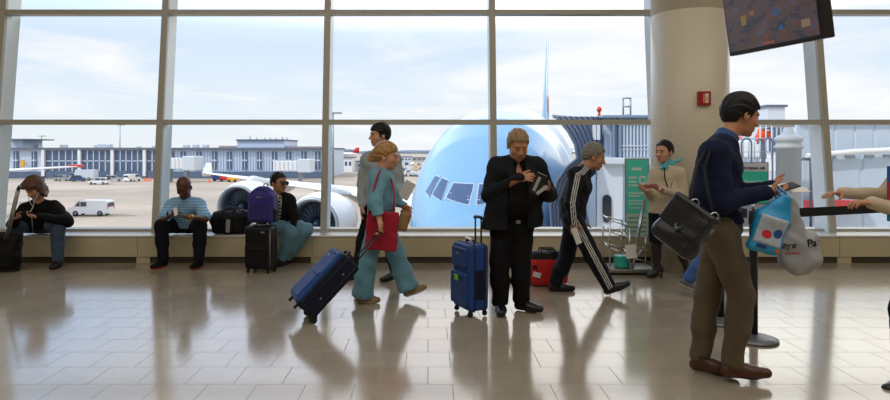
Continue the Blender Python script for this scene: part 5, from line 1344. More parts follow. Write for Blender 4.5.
# ------------------------------------------------------------------ 9: dark-haired man in the foreground
J = joints(4.0, neck=(724, 141, 0.0), shR=(714, 154, -0.17), shL=(720, 152, 0.18), elR=(722, 202, -0.23), elL=(735, 196, 0.24), wrR=(766, 192.5, -0.16), wrL=(771, 186.5, 0.12),
           hipR=(719, 228, -0.09), hipL=(722, 228, 0.10), knR=(741, 296, -0.07), knL=(707, 297, 0.12), anR=(732.5, 363, -0.05), anL=(700.5, 357, 0.13))
bones('p9', J); J['waist'] = at(713, 196, 4.0)
set_feet(J, 'R', 0.31, (1, -0.12)); set_feet(J, 'L', 0.31, (1, -0.5))
hd = Head(at(741, 115, 4.02), (0.94, 0.12, -0.26), size=1.1)
t = person('tall dark-haired man in navy sweater and olive trousers, nearest the camera, holding documents', J['hipL'] * V3(1, 1, 0))
body(t, J, hd, 'tan', {'R': dict(fd=(0.98, 0.15, -0.04), pn=(0.0, 0.5, 0.85), curl=0.55, thumb=0.8, fingers=(0.7, 0.9, 1.1, 1.2)), 'L': dict(fd=(0.97, -0.15, -0.10), pn=(0.0, -0.4, 0.9), curl=0.3, thumb=0.8)}, 1.0, 0.005, hairmat='black')
hd.hair('full', t, HAIRM['black'], 8.0, h=0.005)
n = J['neck']
top(t, J, C_MIDN, 'sweater', 1.04, 0.026, hem=(at(718, 222, 4.0), (0, 0, -1)), cuff=0.043, wr=0.005, seed=17.0, h=0.007, wide=1.32)
collar(t, J, hd, fab('blue shirt collar', 52, 84, 138), 0.068, h_=0.055)
trousers(t, J, C_OLIVE, (0.108, 0.082, 0.077, 0.066), seed=18.0, h=0.007, wr=0.006, wide=1.2, b=1.05)
m = MB()
for S in 'LR': shoe(J, S, t, [C_BRSHOE, C_SOLE], 1.05, sole_h=0.012)
m.bm.free()
pp = flatbox('passport', at(787, 187, 3.93), (0.9, 0.1, 0.25), (-0.1, 0.95, 0.2), 0.125, 0.09, 0.010, PLAST); tag(pp, 'dark passport held out by the tall dark-haired man', 'passport')
bp = flatbox('boarding_pass', at(779, 186.5, 4.0), (0.95, 0.1, 0.12), (-0.1, 0.95, 0.25), 0.20, 0.08, 0.003, PAPER); tag(bp, 'white boarding pass in the tall dark-haired man\'s hand', 'ticket')
ph = flatbox('folded_form', at(798, 190, 4.05), (0.95, 0.05, 0.05), (0, 0.9, 0.35), 0.13, 0.07, 0.006, PAPER); tag(ph, 'pale folded form at the fingertips of the tall man', 'papers')

# ------------------------------------------------------------------ 10: attendant at the right edge, arms reaching in
J = joints(4.3, neck=(914, 150, 0.0), shR=(911, 166, 0.20), shL=(911, 166, -0.18), elR=(883, 196, 0.24), elL=(907, 212, -0.20), wrR=(842, 192.5, 0.14), wrL=(872, 203, -0.20),
           hipR=(912, 236, 0.10), hipL=(912, 236, -0.10), knR=(906, 300, 0.12), knL=(903, 310, -0.25), anR=(912, 352, 0.16), anL=(908, 378, -0.42))
bones('p10', J)
set_feet(J, 'R', 0.26, (-1, -0.2)); set_feet(J, 'L', 0.26, (-1, -0.2))
hd = Head(at(914, 125, 4.3), (-0.95, -0.1, -0.2), size=1.05)
t = person('person at the right edge in beige sleeves, both hands reaching out for documents', J['hipL'] * V3(1, 1, 0))
body(t, J, hd, 'tan', {'R': dict(fd=(-0.98, -0.1, -0.05), pn=(0, -0.15, -1), curl=0.28, spread=0.16), 'L': dict(fd=(-0.97, 0.1, 0.1), pn=(0, 0.1, -1), curl=0.55)}, 0.9, 0.0055, hairmat='black')
hd.hair('bun', t, HAIRM['black'], 9.0)
top(t, J, C_BEIGE, 'jacket', 0.9, 0.02, hem=(at(910, 228, 4.3), (0, 0, -1)), cuff=0.040, wr=0.004, seed=19.0, wide=1.3)
m = MB()
for k, (y0, y1, mm) in enumerate(((166, 182, 0), (182, 204, 1), (204, 221, 2))):
    m.mi = mm; a, b_ = at(888, y0, 4.12), at(888, y1, 4.12); m.bx(a[0] - .01, a[0] + .16, 4.06, 4.12, b_[2], a[2], 0.004)
m.build('sash', [fab('sash blue', 36, 92, 168), fab('sash red', 178, 34, 62), fab('sash teal', 30, 140, 166)], t)
trousers(t, J, C_BLACK, (0.09, 0.075, 0.07, 0.06), seed=20.0)
for S in 'LR': shoe(J, S, t, [C_BKSHOE, C_SOLE])

# ------------------------------------------------------------------ 11: passer-by in jeans hidden behind the foreground man
J = joints(6.3, neck=(722, 158, 0.0), shR=(720, 166, -0.16), shL=(724, 166, 0.16), elR=(720, 192, -0.18), elL=(724, 192, 0.18), wrR=(724, 214, -0.18), wrL=(726, 214, 0.16),
           hipR=(718, 220, -0.09), hipL=(720, 220, 0.09), knR=(707, 256, -0.08), knL=(726, 256, 0.08), anR=(688.5, 279, -0.06), anL=(736, 287, 0.06))
bones('p11', J)
set_feet(J, 'R', 0.26, (1, -0.15), pitch=0.42); set_feet(J, 'L', 0.26, (1, 0.0))
hd = Head(at(726, 142, 6.3), (0.98, 0, -0.1), size=1.0)
t = person('passer-by in blue jeans and grey sneakers, mostly hidden behind the tall man in navy', J['hipL'] * V3(1, 1, 0))
body(t, J, hd, 'fair', {'R': dict(fd=(0.2, 0, -1), pn=(0, 0.9, 0)), 'L': dict(fd=(0.2, 0, -1), pn=(0, -0.9, 0))}, 0.9, 0.009, hairmat='brown')
hd.hair('full', t, HAIRM['brown'], 10.0)
top(t, J, C_NAVY, 'sweater', 0.9, 0.02, hem=(at(720, 222, 6.3), (0, 0, -1)), wr=0.004, wide=1.25)
trousers(t, J, fab('mid blue denim', 62, 98, 158), (0.088, 0.072, 0.07, 0.064), seed=22.0, wide=1.2)
for S in 'LR': shoe(J, S, t, [mat('grey sneaker', rgb(96, 100, 108), 0.6), C_WSOLE])
# ------------------------------------------------------------------ luggage
BLUEC = fab('blue nylon', 17, 62, 132, rough=0.6); NAVYC = fab('navy nylon', 15, 24, 48, rough=0.6); ZIP = mat('zip black', rgb(18, 18, 20), 0.5)
PURP = fab('purple nylon', 52, 42, 128, rough=0.6); BKN = fab('black nylon', 15, 15, 17, rough=0.6); REDN = fab('red nylon', 222, 42, 42, rough=0.6)
GREYP = mat('grey plastic', rgb(120, 122, 126), 0.4); GREENT = mat('green tag', rgb(120, 200, 60), 0.5)
def rods(name, pairs, r, m, parent):
    for a, b_ in pairs: q = MB(); q.tube([a, b_], r, 8); q.build(name, m, parent)
def wheel(c, axis, r, w, parent, m=None, name='wheel'):
    R = Vector(axis).to_track_quat('Z', 'Y').to_matrix()
    q = MB(); q.lathe(c, [(r * .3, -w / 2), (r * .85, -w / 2), (r, -w * .3), (r, w * .3), (r * .85, w / 2), (r * .3, w / 2)], 18, R); return q.build(name, m or BLK, parent)
def suitcase(label, c, axW, axT, axL, hw, ht, hl, m_main, m_pocket, group=None, shell=0.03, pocket=True, wheels=True, name='suitcase', zipline=True):
    """c centre; axW across, axT out of the front face, axL up the case"""
    W, T, Lx = unit(axW), unit(axT), unit(axL); A = np.array([W, T, Lx]); c = np.asarray(c)
    t = thing(name, label, 'suitcase', c - Lx * hl, group)
    P = lambda a, b_, d: c + W * a + T * b_ + Lx * d
    sdf('shell', [rb(c, (hw, ht, hl), shell, A, 0.01)], 0.008, m_main, t, wr=0.0012, seed=c[0])
    if pocket:
        for (z, hz, th) in ((-0.36 * hl, 0.50 * hl, 0.026), (0.60 * hl, 0.30 * hl, 0.018)):
            pk = sdf('pocket', [rb(P(0, ht + th * .5, z), (hw * .86, th, hz), 0.018, A, 0.01)], 0.007, m_pocket, t, wr=0.0015, seed=z)
            m = MB(); y = ht + th * 1.5; m.tube([P(-hw * .74, y, z + hz * .72), P(0, y + .003, z + hz * .76), P(hw * .74, y, z + hz * .72)], 0.004, 6); m.build('zip', ZIP, pk)
    if zipline:
        for b_ in (0.42 * ht, -0.55 * ht):
            m = MB(); e = 0.003; cor = [P(a, b_, d) for a, d in ((-hw - e, -hl + shell), (-hw + shell * .3, -hl - e), (hw - shell * .3, -hl - e), (hw + e, -hl + shell), (hw + e, hl - shell), (hw - shell * .3, hl + e), (-hw + shell * .3, hl + e), (-hw - e, hl - shell))]
            m.tube(cor, 0.0055, 6, closed=True); m.build('zip', ZIP, t)
    m = MB(); m.tube([P(-.075, 0, hl - .004), P(-.065, 0, hl + .028), P(.065, 0, hl + .028), P(.075, 0, hl - .004)], 0.010, 8); m.build('carry_handle', ZIP, t)
    if wheels:
        for a in (-1, 1):
            for b_ in (-1, 1):
                k = MB(); k.tube([P(a * hw * .8, b_ * ht * .72, -hl + .01), P(a * hw * .8, b_ * ht * .72, -hl - .022)], 0.017, 10); fk = k.build('caster', PLAST, t)
                wheel(P(a * hw * .8, b_ * ht * .72, -hl - .026), W, 0.024, 0.020, fk)
    return t, P
# black case with the purple backpack on it
c = at(261.5, 252.5, 7.52); c[2] = 0.305
t, P = suitcase('black upright suitcase standing under the purple backpack', c, (0.97, -0.25, 0), (-0.25, -0.97, 0), (0, 0, 1), 0.165, 0.115, 0.255, mat('black case fabric', rgb(11, 11, 13), 0.55, bump=0.2, bscale=200), BKN)
flatbox('maker_badge', P(0.11, 0.172, 0.20), (0.97, -0.25, 0), (0, 0, 1), 0.05, 0.02, 0.006, GREYP, t)
rods('corner_rail', [(P(0.160, 0.09, -.22), P(0.160, 0.09, .22)), (P(0.163, -0.07, -.22), P(0.163, -0.07, .22))], 0.009, GREYP, t)
c = np.array([c[0] + 0.02, c[1] - 0.01, 0.60 + 0.215]); W, T = unit((0.97, -0.22, 0)), unit((-0.22, -0.97, 0)); A = np.array([W, T, V3(0, 0, 1)])
t = thing('backpack', 'purple backpack propped on top of the black suitcase', 'backpack', c - V3(0, 0, .215))
P = lambda a, b_, d: c + W * a + T * b_ + V3(0, 0, d)
sdf('pack_body', [rb(P(0, 0, -.03), (.165, .10, .18), .05, A, .03), el(P(0, 0, .11), (.145, .095, .12), A, .04)], .008, PURP, t, [half(c - V3(0, 0, .212), (0, 0, -1))], wr=.004, seed=3)
pk = sdf('front_pocket', [rb(P(0, .095, -.09), (.125, .045, .10), .035, A, .02)], .008, fab('dark purple nylon', 44, 35, 112, rough=.6), t, [half(c - V3(0, 0, .205), (0, 0, -1))], wr=.003)
m = MB(); m.tube([P(-.10, .135, -.005), P(0, .142, .005), P(.10, .135, -.005)], .004, 6); m.build('zip', ZIP, pk)
m = MB(); m.tube([P(-.15, .07, -.12), P(-.14, .09, .06), P(-.08, .085, .18), P(0, .08, .205), P(.08, .085, .18), P(.14, .09, .06), P(.15, .07, -.12)], .005, 6); m.build('zip', ZIP, t)
m = MB(); m.tube([P(-.03, -.07, .215), P(-.02, -.07, .25), P(.02, -.07, .25), P(.03, -.07, .215)], .007, 8); m.build('grab_loop', ZIP, t)
flatbox('logo_patch', P(0, .105, .10), W, (0, 0, 1), .07, .018, .006, GREYP, t)
for a in (-1, 1):
    m = MB(); m.tube([P(a * .07, -.10, .17), P(a * .12, -.14, .05), P(a * .13, -.13, -.1), P(a * .14, -.09, -.19)], .014, 8); m.build('shoulder_strap', BKN, t)
sdf('side_pocket', [rb(P(.165, 0, -.12), (.022, .06, .08), .018, A, .01)], .008, BKN, t, wr=.002)
# black duffel on the ledge
c = at(230.5, 222, 8.30); c[2] = 0.365 + 0.165; A = np.array([(1, 0, 0), (0, 1, 0), (0, 0, 1)], float)
t = thing('duffel_bag', 'black duffel bag lying on the ledge left of the purple backpack', 'bag', c - V3(0, 0, .165))
sdf('bag_body', [rb(c - V3(0, 0, .03), (.225, .135, .13), .06, A, .03), rc(c + V3(-.17, 0, .03), c + V3(.19, 0, .04), .105, .11, .05)], .008, BKN, t, [half((0, 0, .366), (0, 0, -1))], wr=.008, seed=6)
m = MB(); m.box(c + V3(.015, -.150, -.05), (.055, .012, .17), Matrix.Rotation(.08, 3, 'Y'), .004); m.build('tag_strip', mat('silver strip', rgb(150, 152, 156), .4), t, 'silver grey strip')
for y in (-.05, .06):
    m = MB(); m.tube([c + V3(-.11, y - .09 * (y < 0), .06), c + V3(-.09, y * .6, .155), c + V3(0, y * .5, .185), c + V3(.09, y * .6, .16), c + V3(.11, y - .09 * (y < 0), .06)], .012, 8); m.build('handle', ZIP, t)
m = MB(); m.tube([c + V3(-.2, 0, .12), c + V3(0, 0, .152), c + V3(.2, 0, .13)], .006, 6); m.build('zip', ZIP, t)
# wheeled bag at the far left
c = at(6, 250, 7.54); c[2] = .255
t = thing('wheeled_bag', 'black wheeled bag with pale pull handle at the far left', 'bag', c - V3(0, 0, .255))
A3 = np.array([unit((1, .1, 0)), unit((-.1, 1, 0)), (0, 0, 1)])
sdf('bag_body', [rb(c - V3(.02, 0, .02), (.165, .085, .215), .05, A3, .03), rb(c + V3(.04, -.085, -.06), (.11, .04, .13), .04, A3, .03), rc(c + V3(-.12, -.02, .19), c + V3(.10, 0, .14), .06, .06, .05)], .008, BKN, t, [half((0, 0, .03), (0, 0, -1))], wr=.008, seed=8)
b0, b1 = at(6, 240, 7.46), at(18.5, 189, 7.34)
sd = V3(0.009, 0.009, 0)
rods('handle_rod', [(b0 - sd, b1 - sd), (b0 + sd, b1 + sd)], .012, mat('pale grey rod', rgb(158, 158, 152), .35, .6), t)
m = MB(); m.tube([b1 - V3(0.006, 0, .01), b1 + V3(0.016, 0, .035)], .021, 10); m.build('grip', PLAST, t)
for a in (-.12, .10): wheel(c + V3(a, .055, -.22), (1, 0, 0), .035, .03, t)
# tilted blue case behind the woman
Lx = V3(.660, .253, .707); T = V3(-.660, -.253, .707); WX = V3(.358, -.934, 0); c = np.array([-.905, 5.44, .322])
t, P = suitcase('blue and navy suitcase tilted on its wheels, pulled by the woman in teal', c, WX, T, Lx, 0.185, 0.105, 0.285, NAVYC, BLUEC, wheels=False)
sdf('front_panel', [rb(P(0, .105, 0), (.178, .026, .272), .022, np.array([WX, T, Lx]), .01)], .008, BLUEC, t, wr=.001)
for a in (-.14, .14):
    k = MB(); k.box(P(a, -.085, -.275), (.05, .07, .06), Matrix((Vector(WX), Vector(T), Vector(Lx))).transposed(), .01); fk = k.build('wheel_housing', PLAST, t); wheel(P(a, -.112, -.292), WX, .034, .026, fk)
    k = MB(); k.tube([P(a, .085, -.28), P(a, .085, -.325)], .014, 10); k.build('foot', PLAST, t)
hh = at(379.4, 232.3, 5.69)
tp = P(0, -.075, .285)
off = WX * .055
rods('handle_rod', [(tp - off, lerp(tp, hh, .97) - off * .75), (tp + off, lerp(tp, hh, .97) + off * .75)], .0075, mat('dark rod', rgb(64, 66, 72), .35, .7), t)
m = MB(); m.tube([hh - off * 1.15, hh + off * 1.15], .013, 10); m.build('grip', PLAST, t)
m = MB(); m.tube([P(-.07, .03, .285), P(-.06, .03, .325), P(.06, .03, .325), P(.07, .03, .285)], .012, 8); m.build('carry_handle', ZIP, t)
for a, d in ((.186, .15), (.186, -.12)):
    m = MB(); m.lathe(P(a, -.02, d), [(.001, -.004), (.010, -.004), (.010, .003), (.001, .004)], 12, Vector(WX).to_track_quat('Z', 'Y').to_matrix()); m.build('rivet', GREYP, t)
flatbox('name_patch', P(.06, .160, .19), WX, Lx, .05, .02, .006, GREYP, t)
# upright blue case beside the man in the coat
c = at(470.5, 281, 5.62); c[2] = .055 + .292; th = math.radians(24)
T = V3(-math.cos(th), -math.sin(th), 0); W = V3(math.sin(th), -math.cos(th), 0)
t, P = suitcase('blue upright suitcase with raised handle left of the man in dark coat', c, W, T, (0, 0, 1), 0.165, 0.100, 0.292, BLUEC, BLUEC)
flatbox('green_tag', P(0.0, .155, -.02), W, (0, 0, 1), .07, .045, .006, GREENT, t, label_ := None) if False else None
q = MB(); q.box(P(.03, .160, .0), (.07, .008, .05), Matrix((Vector(W), Vector(T), Vector((0, 0, 1)))).transposed(), .003); q.build('tag', GREENT, t, 'lime green sticker')
flatbox('name_patch', P(.0, .133, .21), W, (0, 0, 1), .07, .02, .006, GREYP, t)
sdf('side_strip', [rb(P(.166, 0, -.06), (.006, .05, .13), .005, np.array([W, T, V3(0, 0, 1)]), .004)], .005, NAVYC, t)
tp = P(0, -.08, .292); o = W * .055
hz = V3(tp[0], tp[1], 0) + V3(0, 0, EYE - (218.5 - CY) * 5.62 / F_PX)
rods('handle_rod', [(tp - o, hz - o), (tp + o, hz + o)], .008, PLAST, t)
m = MB(); m.tube([hz - o * 1.25, hz - o * .9 + V3(0, 0, .012), hz + o * .9 + V3(0, 0, .012), hz + o * 1.25], .015, 10); m.build('grip', PLAST, t)
q = MB(); q.box(P(.02, .02, .335), (.09, .05, .004), Matrix.Rotation(.5, 3, 'Y') @ Matrix.Rotation(.4, 3, 'X'), .001); q.build('luggage_label', PAPER, t, 'white paper luggage label')
# red and black duffel on the floor
c = at(547, 272, 6.80); c[2] = .20
t = thing('duffel_bag', 'red duffel bag with black top on the floor behind the striding tracksuit man', 'bag', c - V3(0, 0, .2))
bm_ = lambda C: (C[:, 2] > .30).astype(int)
sdf('bag_body', [rb(c - V3(0, 0, .03), (.215, .13, .165), .07, np.eye(3), .03), rc(c + V3(-.12, 0, .06), c + V3(.13, 0, .06), .115, .12, .05)], .008, [REDN, BKN], t, [half((0, 0, .002), (0, 0, -1))], wr=.006, seed=9, matfn=bm_)
q = MB(); q.box(c + V3(-.135, -.142, -.06), (.085, .006, .055), Matrix.Rotation(.25, 3, 'Y'), .002); q.build('luggage_label', PAPER, t, 'white luggage label')
q = MB(); q.tube([c + V3(-.15, -.12, .03), c + V3(-.13, -.142, -.03)], .005, 6); q.box(c + V3(-.155, -.128, .02), (.05, .02, .045), None, .006); q.build('strap', ZIP, t)
for y in (-.05, .05):
    m = MB(); m.tube([c + V3(-.10, y * 2.2, .10), c + V3(-.07, y, .20), c + V3(.07, y, .20), c + V3(.10, y * 2.2, .10)], .011, 8); m.build('handle', ZIP, t)

# ------------------------------------------------------------------ bags carried
REDF = fab('red cloth', 166, 26, 52); TANF = fab('tan leather', 170, 132, 88, rough=0.5)
c = at(382, 231, 5.80); A = np.array([unit((1, 0, -0.07)), (0, 1, 0), unit((0.07, 0, 1))])
t = thing('tote_bag', 'crimson flat shoulder bag at the hip of the woman in teal', 'bag', c - V3(0, 0, .19))
sdf('bag_body', [rb(c, (.148, .022, .185), .018, A, .01)], .007, REDF, t, wr=.005, seed=4)
for pts in (((369, 214, 5.79), (372, 196, 5.76), (377, 178, 5.79), (379.5, 171.5, 5.84), (381, 169.5, 5.92)), ((393, 214, 5.80), (394.5, 197, 5.87), (391.5, 180, 5.93), (387, 172, 5.97))):
    m = MB(); m.tube([at(*q) for q in pts], .009, 8); m.build('strap', REDF, t)
c = at(404, 220, 6.12)
t = thing('handbag', 'small tan handbag hanging in front of the woman in teal', 'bag', c - V3(0, 0, .12))
sdf('bag_body', [rb(c - V3(0, 0, .01), (.055, .05, .10), .035, np.array([unit((.95, .1, -.25)), (0, 1, 0), unit((.25, 0, .95))]), .02)], .006, TANF, t, wr=.006, seed=2)
m = MB(); m.tube([c + V3(-.03, -.03, .08), c + V3(-.005, -.025, .12), c + V3(.01, 0, .125), c + V3(.03, .02, .08)], .008, 8); m.build('handle', mat('brown strap', rgb(120, 70, 44), .5), t)
# big black shoulder bag of the foreground man
nrm = unit((-0.60, -0.72, 0.22)); ux = unit((0.55, -0.55, -0.50)); ux = unit(ux - nrm * (ux @ nrm)); uz = np.cross(ux, nrm); uz = uz if uz[2] > 0 else -uz
c = at(685, 224, 3.57); A = np.array([ux, nrm, uz])
t = thing('shoulder_bag', 'large black leather shoulder bag slung behind the tall man in navy', 'bag', c - uz * .14)
P = lambda a, b_, d: c + ux * a + nrm * b_ + uz * d
sdf('bag_body', [rb(P(0, -.02, -.02), (.132, .065, .128), .04, A, .03), rc(P(-.09, -.02, -.105), P(.09, -.02, -.105), .055, .055, .05)], .006, C_LEATHER, t, wr=.004, seed=12)
fp = sdf('flap', [rb(P(0, .052, .035), (.130, .012, .090), .011, A, .01), rb(P(0, -.01, .118), (.130, .070, .014), .012, A, .02)], .006, C_LEATHER, t, wr=.003, seed=13)
q = MB(); q.tube([P(-.02, .072, -.02), P(0, .078, -.05), P(.02, .072, -.02)], .008, 8); q.lathe(P(0, .070, -.045), [(.001, -.004), (.016, -.003), (.014, .008), (.001, .012)], 16, Matrix((Vector(ux), Vector(uz), Vector(nrm))).transposed()); q.build('clasp', mat('dark metal', rgb(90, 92, 96), .4, .8), fp)
for a, way in ((-.03, ((694, 184, 3.64), (698, 165, 3.72), (706, 150, 3.80), (715, 144.5, 3.86))), (.10, ((708, 192, 3.63), (704.5, 168, 3.69), (710, 151.5, 3.76), (718, 144.5, 3.83)))):
    q = MB(); q.tube([P(a, -.01, .12)] + [at(*w_) for w_ in way], .009, 8); q.build('strap', BKN, t)
    q = MB(); R = Vector(nrm).to_track_quat('Z', 'Y').to_matrix(); q.tube([P(a, .0, .13) + V3(0.022 * math.cos(u), -.004, .022 * math.sin(u)) for u in np.linspace(0, 2 * PI, 17)[:-1]], .004, 6, closed=True); q.build('ring', CHROME, t)

def drape(o, target, d, off=0.0015):
    """lay a flat piece on the surface of a soft bag"""
    from mathutils.bvhtree import BVHTree
    tb = base_of(target.parent) if target.parent else Vector(); ob = base_of(o.parent) if o.parent else Vector()
    me = target.data; bv = BVHTree.FromPolygons([v.co + tb for v in me.vertices], [tuple(p.vertices) for p in me.polygons])
    d = Vector(d).normalized()
    for v in o.data.vertices:
        w = v.co + ob; h_ = bv.ray_cast(w - d * 0.5, d)
        if h_[0] is not None: v.co = h_[0] - d * off - ob
def patch(name, c, r, u, w, h_, m, parent, target, d, off=0.0015, n=14, shape=None):
    q = MB(); g = {}; r, u = unit(r), unit(u)
    for i in range(n + 1):
        for j in range(n + 1): g[i, j] = q.bm.verts.new(Vector(c + r * w * (i / n - .5) + u * h_ * (j / n - .5)))
    for i in range(n):
        for j in range(n):
            if shape is None or shape((i + .5) / n * 2 - 1, (j + .5) / n * 2 - 1): q.bm.faces.new((g[i, j], g[i + 1, j], g[i + 1, j + 1], g[i, j + 1]))
    for v in [v for v in q.bm.verts if not v.link_faces]: q.bm.verts.remove(v)
    for f in q.bm.faces: f.smooth = True
    o = q.build(name, m, parent); drape(o, target, d, off); o.modifiers.new('thick', 'SOLIDIFY').thickness = 0.0008
    return o
ell_ = lambda x, y: x * x + y * y < 1
d0 = 3.80
PB_ = mat('blue plastic bag', rgb(36, 150, 206), 0.35); PG_ = mat('grey plastic bag', rgb(166, 168, 172), 0.35, var=0.04, vscale=8)
c = at(771, 228, d0)
t = thing('plastic_bag', 'bright blue printed plastic bag hanging from the tall man\'s hand', 'bag', c - V3(0, 0, .16))
up = unit(at(783, 197, d0) - at(766, 250, d0)); sd = unit(np.cross(V3(0, 1, 0), up)); A = np.array([sd, np.cross(up, sd), up])
body_ = sdf('bag_body', [rb(c - up * .045 - sd * .012, (.098, .038, .115), .03, A, .03), ec(c + up * .07, at(784, 199, d0), .052, .026, sd, 1.8, .06)], .0055, PB_, t, wr=.005, seed=31, wq=1.6)
vd = unit(c - V3(0, 0, EYE))
W_ = mat('print white', rgb(180, 192, 206), .45, var=.12, vscale=40)
patch('print_panel', c - up * .020 - sd * .018, sd, up, .165, .175, W_, t, body_, V3(0, 1, 0))
patch('print_red', c - up * .045 - sd * .035, sd, up, .062, .05, mat('print red', rgb(206, 46, 56), .45), t, body_, V3(0, 1, 0), .003, 30, ell_)
patch('print_blue', c - up * .025 + sd * .030, sd, up, .050, .056, mat('print blue', rgb(38, 84, 168), .45), t, body_, V3(0, 1, 0), .003, 30, ell_)
patch('print_orange', c - up * .125 + sd * .055, sd, up, .026, .028, mat('print orange', rgb(232, 96, 40), .45), t, body_, V3(0, 1, 0), .003, 26, ell_)
patch('print_navy', c - up * .125 - sd * .045, sd, up, .062, .020, mat('print navy', rgb(24, 56, 120), .45), t, body_, V3(0, 1, 0), .003)
q = MB(); hd_ = at(784, 199, d0); wr_ = at(776, 192.5, 3.84)
for dx in (-.02, .015): q.tube([hd_ + V3(dx, 0, -.01), lerp(hd_, wr_, .5) + V3(dx, -.035, .02), wr_ + V3(.01 + dx * .4, .0, .028), wr_ + V3(.03 + dx, .035, -.01), hd_ + V3(dx, .03, -.02)], .006, 6)
q.build('handle', PB_, t)
d1 = 4.03
c = at(797, 238, d1)
t = thing('plastic_bag', 'big grey plastic shopping bag hanging behind the blue printed bag', 'bag', c - V3(0, 0, .22))
up = unit(at(791, 200, d1) - at(801, 262, d1)); sd = unit(np.cross(V3(0, 1, 0), up)); A = np.array([sd, np.cross(up, sd), up])
body2 = sdf('bag_body', [rb(at(798, 251, d1), (.136, .045, .100), .042, A, .03), ec(at(795, 240, d1), at(789, 201, d1), .060, .028, sd, 1.55, .06), el(at(802, 263, d1), (.110, .05, .080), A, .05)], .0055, PG_, t, wr=.005, seed=33, wq=1.5)
INK = mat('ink black', rgb(24, 24, 28), .5)
o = text_mesh('lettering', 'eye', .062, at(781.5, 248.5, d1 - .045), (1, 0, .06), (-.06, 0, 1), INK, t, bold=.0012); drape(o, body2, (0, 1, 0))
o = text_mesh('lettering', 'Pa', .072, at(806, 247, d1 - .045), (1, 0, .12), (-.12, 0, 1), INK, t, bold=.0012); drape(o, body2, (0, 1, 0))
patch('print_line', at(788, 252, d1), (1, 0, .05), (-.05, 0, 1), .085, .008, mat('print red', rgb(206, 46, 56), .45), t, body2, V3(0, 1, 0), .0018)
q = MB(); hd_ = at(789, 202, d1); wr_ = at(777, 192.5, 3.90)
for dx in (-.02, .02): q.tube([hd_ + V3(dx, 0, -.01), lerp(hd_, wr_, .6) + V3(dx, -.01, .012), wr_ + V3(dx * .5, 0, .035), wr_ + V3(.02, .045, .0), hd_ + V3(dx, .02, -.02)], .006, 6)
q.build('handle', PG_, t)

# ------------------------------------------------------------------ screen, alarm box, stanchions, signs
Wd, Nn = V3(.287, -.958, 0), V3(-.958, -.287, 0); tl = math.radians(9)
up = unit(V3(0, 0, 1) * math.cos(tl) + Nn * math.sin(tl)); nn = unit(Nn * math.cos(tl) - V3(0, 0, 1) * math.sin(tl))
Rb = at(824, 38.5, 5.15); c = Rb - Wd * .525 + up * .31
RM = Matrix((Vector(Wd), Vector(nn), Vector(up))).transposed()
t = thing('hanging_television', 'tilted flat screen hanging from the ceiling right of the round column', 'television', c)
TVB = mat('television black', rgb(26, 27, 30), 0.35)
q = MB(); q.box(c - nn * .068, (1.05, .125, .62), RM, .012); q.build('housing', TVB, t)
def screen_material():
    m = mat('screen picture', rgb(60, 60, 66), 0.25); nt = m.node_tree; b = nt.nodes['Principled BSDF']; N, L = nt.nodes.new, nt.links.new
    tc = N('ShaderNodeTexCoord'); mp = N('ShaderNodeMapping'); mp.inputs['Scale'].default_value = (5, 5, 9); L(tc.outputs['Object'], mp.inputs[0])
    n1 = N('ShaderNodeTexNoise'); n1.inputs['Scale'].default_value = 1.0; n1.inputs['Detail'].default_value = 5; n1.inputs['Roughness'].default_value = .65; L(mp.outputs[0], n1.inputs['Vector'])
    r = N('ShaderNodeValToRGB'); e = r.color_ramp.elements; r.color_ramp.interpolation = 'LINEAR'
    e[0].position = .30; e[0].color = (*rgb(38, 46, 66), 1); e[1].position = .75; e[1].color = (*rgb(128, 108, 66), 1)
    for p, cc in ((.40, (52, 62, 76)), (.47, (96, 70, 74)), (.52, (70, 74, 72)), (.57, (112, 66, 60)), (.63, (62, 84, 108))): x = e.new(p); x.color = (*rgb(*cc), 1)
    L(n1.outputs['Fac'], r.inputs[0]); L(r.outputs[0], b.inputs['Emission Color']); b.inputs['Emission Strength'].default_value = .62
    b.inputs['Base Color'].default_value = (.01, .01, .012, 1)
    return m
q = MB(); q.box(c + nn * .0005, (.985, .012, .545), RM, 0); sc_ = q.build('screen', screen_material(), t)
for (a, d, w_, h_, col) in ((.38, -.15, .085, .065, (146, 120, 96)), (.10, .0, .035, .06, (44, 92, 146)), (.13, -.14, .03, .045, (44, 92, 146)), (-.28, .0, .06, .09, (142, 112, 62)), (-.17, .05, .04, .04, (142, 100, 58)), (-.02, -.25, .12, .014, (190, 84, 46))):
    g = mat('screen glow %d%d' % (col[0], col[2]), (0.01, 0.01, 0.01), .3, emit=rgb(*col), estr=.6)
    q = MB(); q.box(c + Wd * a + up * d + nn * .0075, (w_, .002, h_), RM); q.build('screen_icon', g, sc_)
q = MB(); q.tube([c - nn * .15, c - nn * .22 + V3(0, 0, .06), V3(c[0] + .2, c[1] + .08, ZC - .02)], .03, 10); q.build('ceiling_pole', PLAST, t)
q = MB(); q.box((c[0] + .2, c[1] + .08, ZC - .012), (.2, .2, .02), None, .004); q.build('ceiling_plate', PLAST, t)
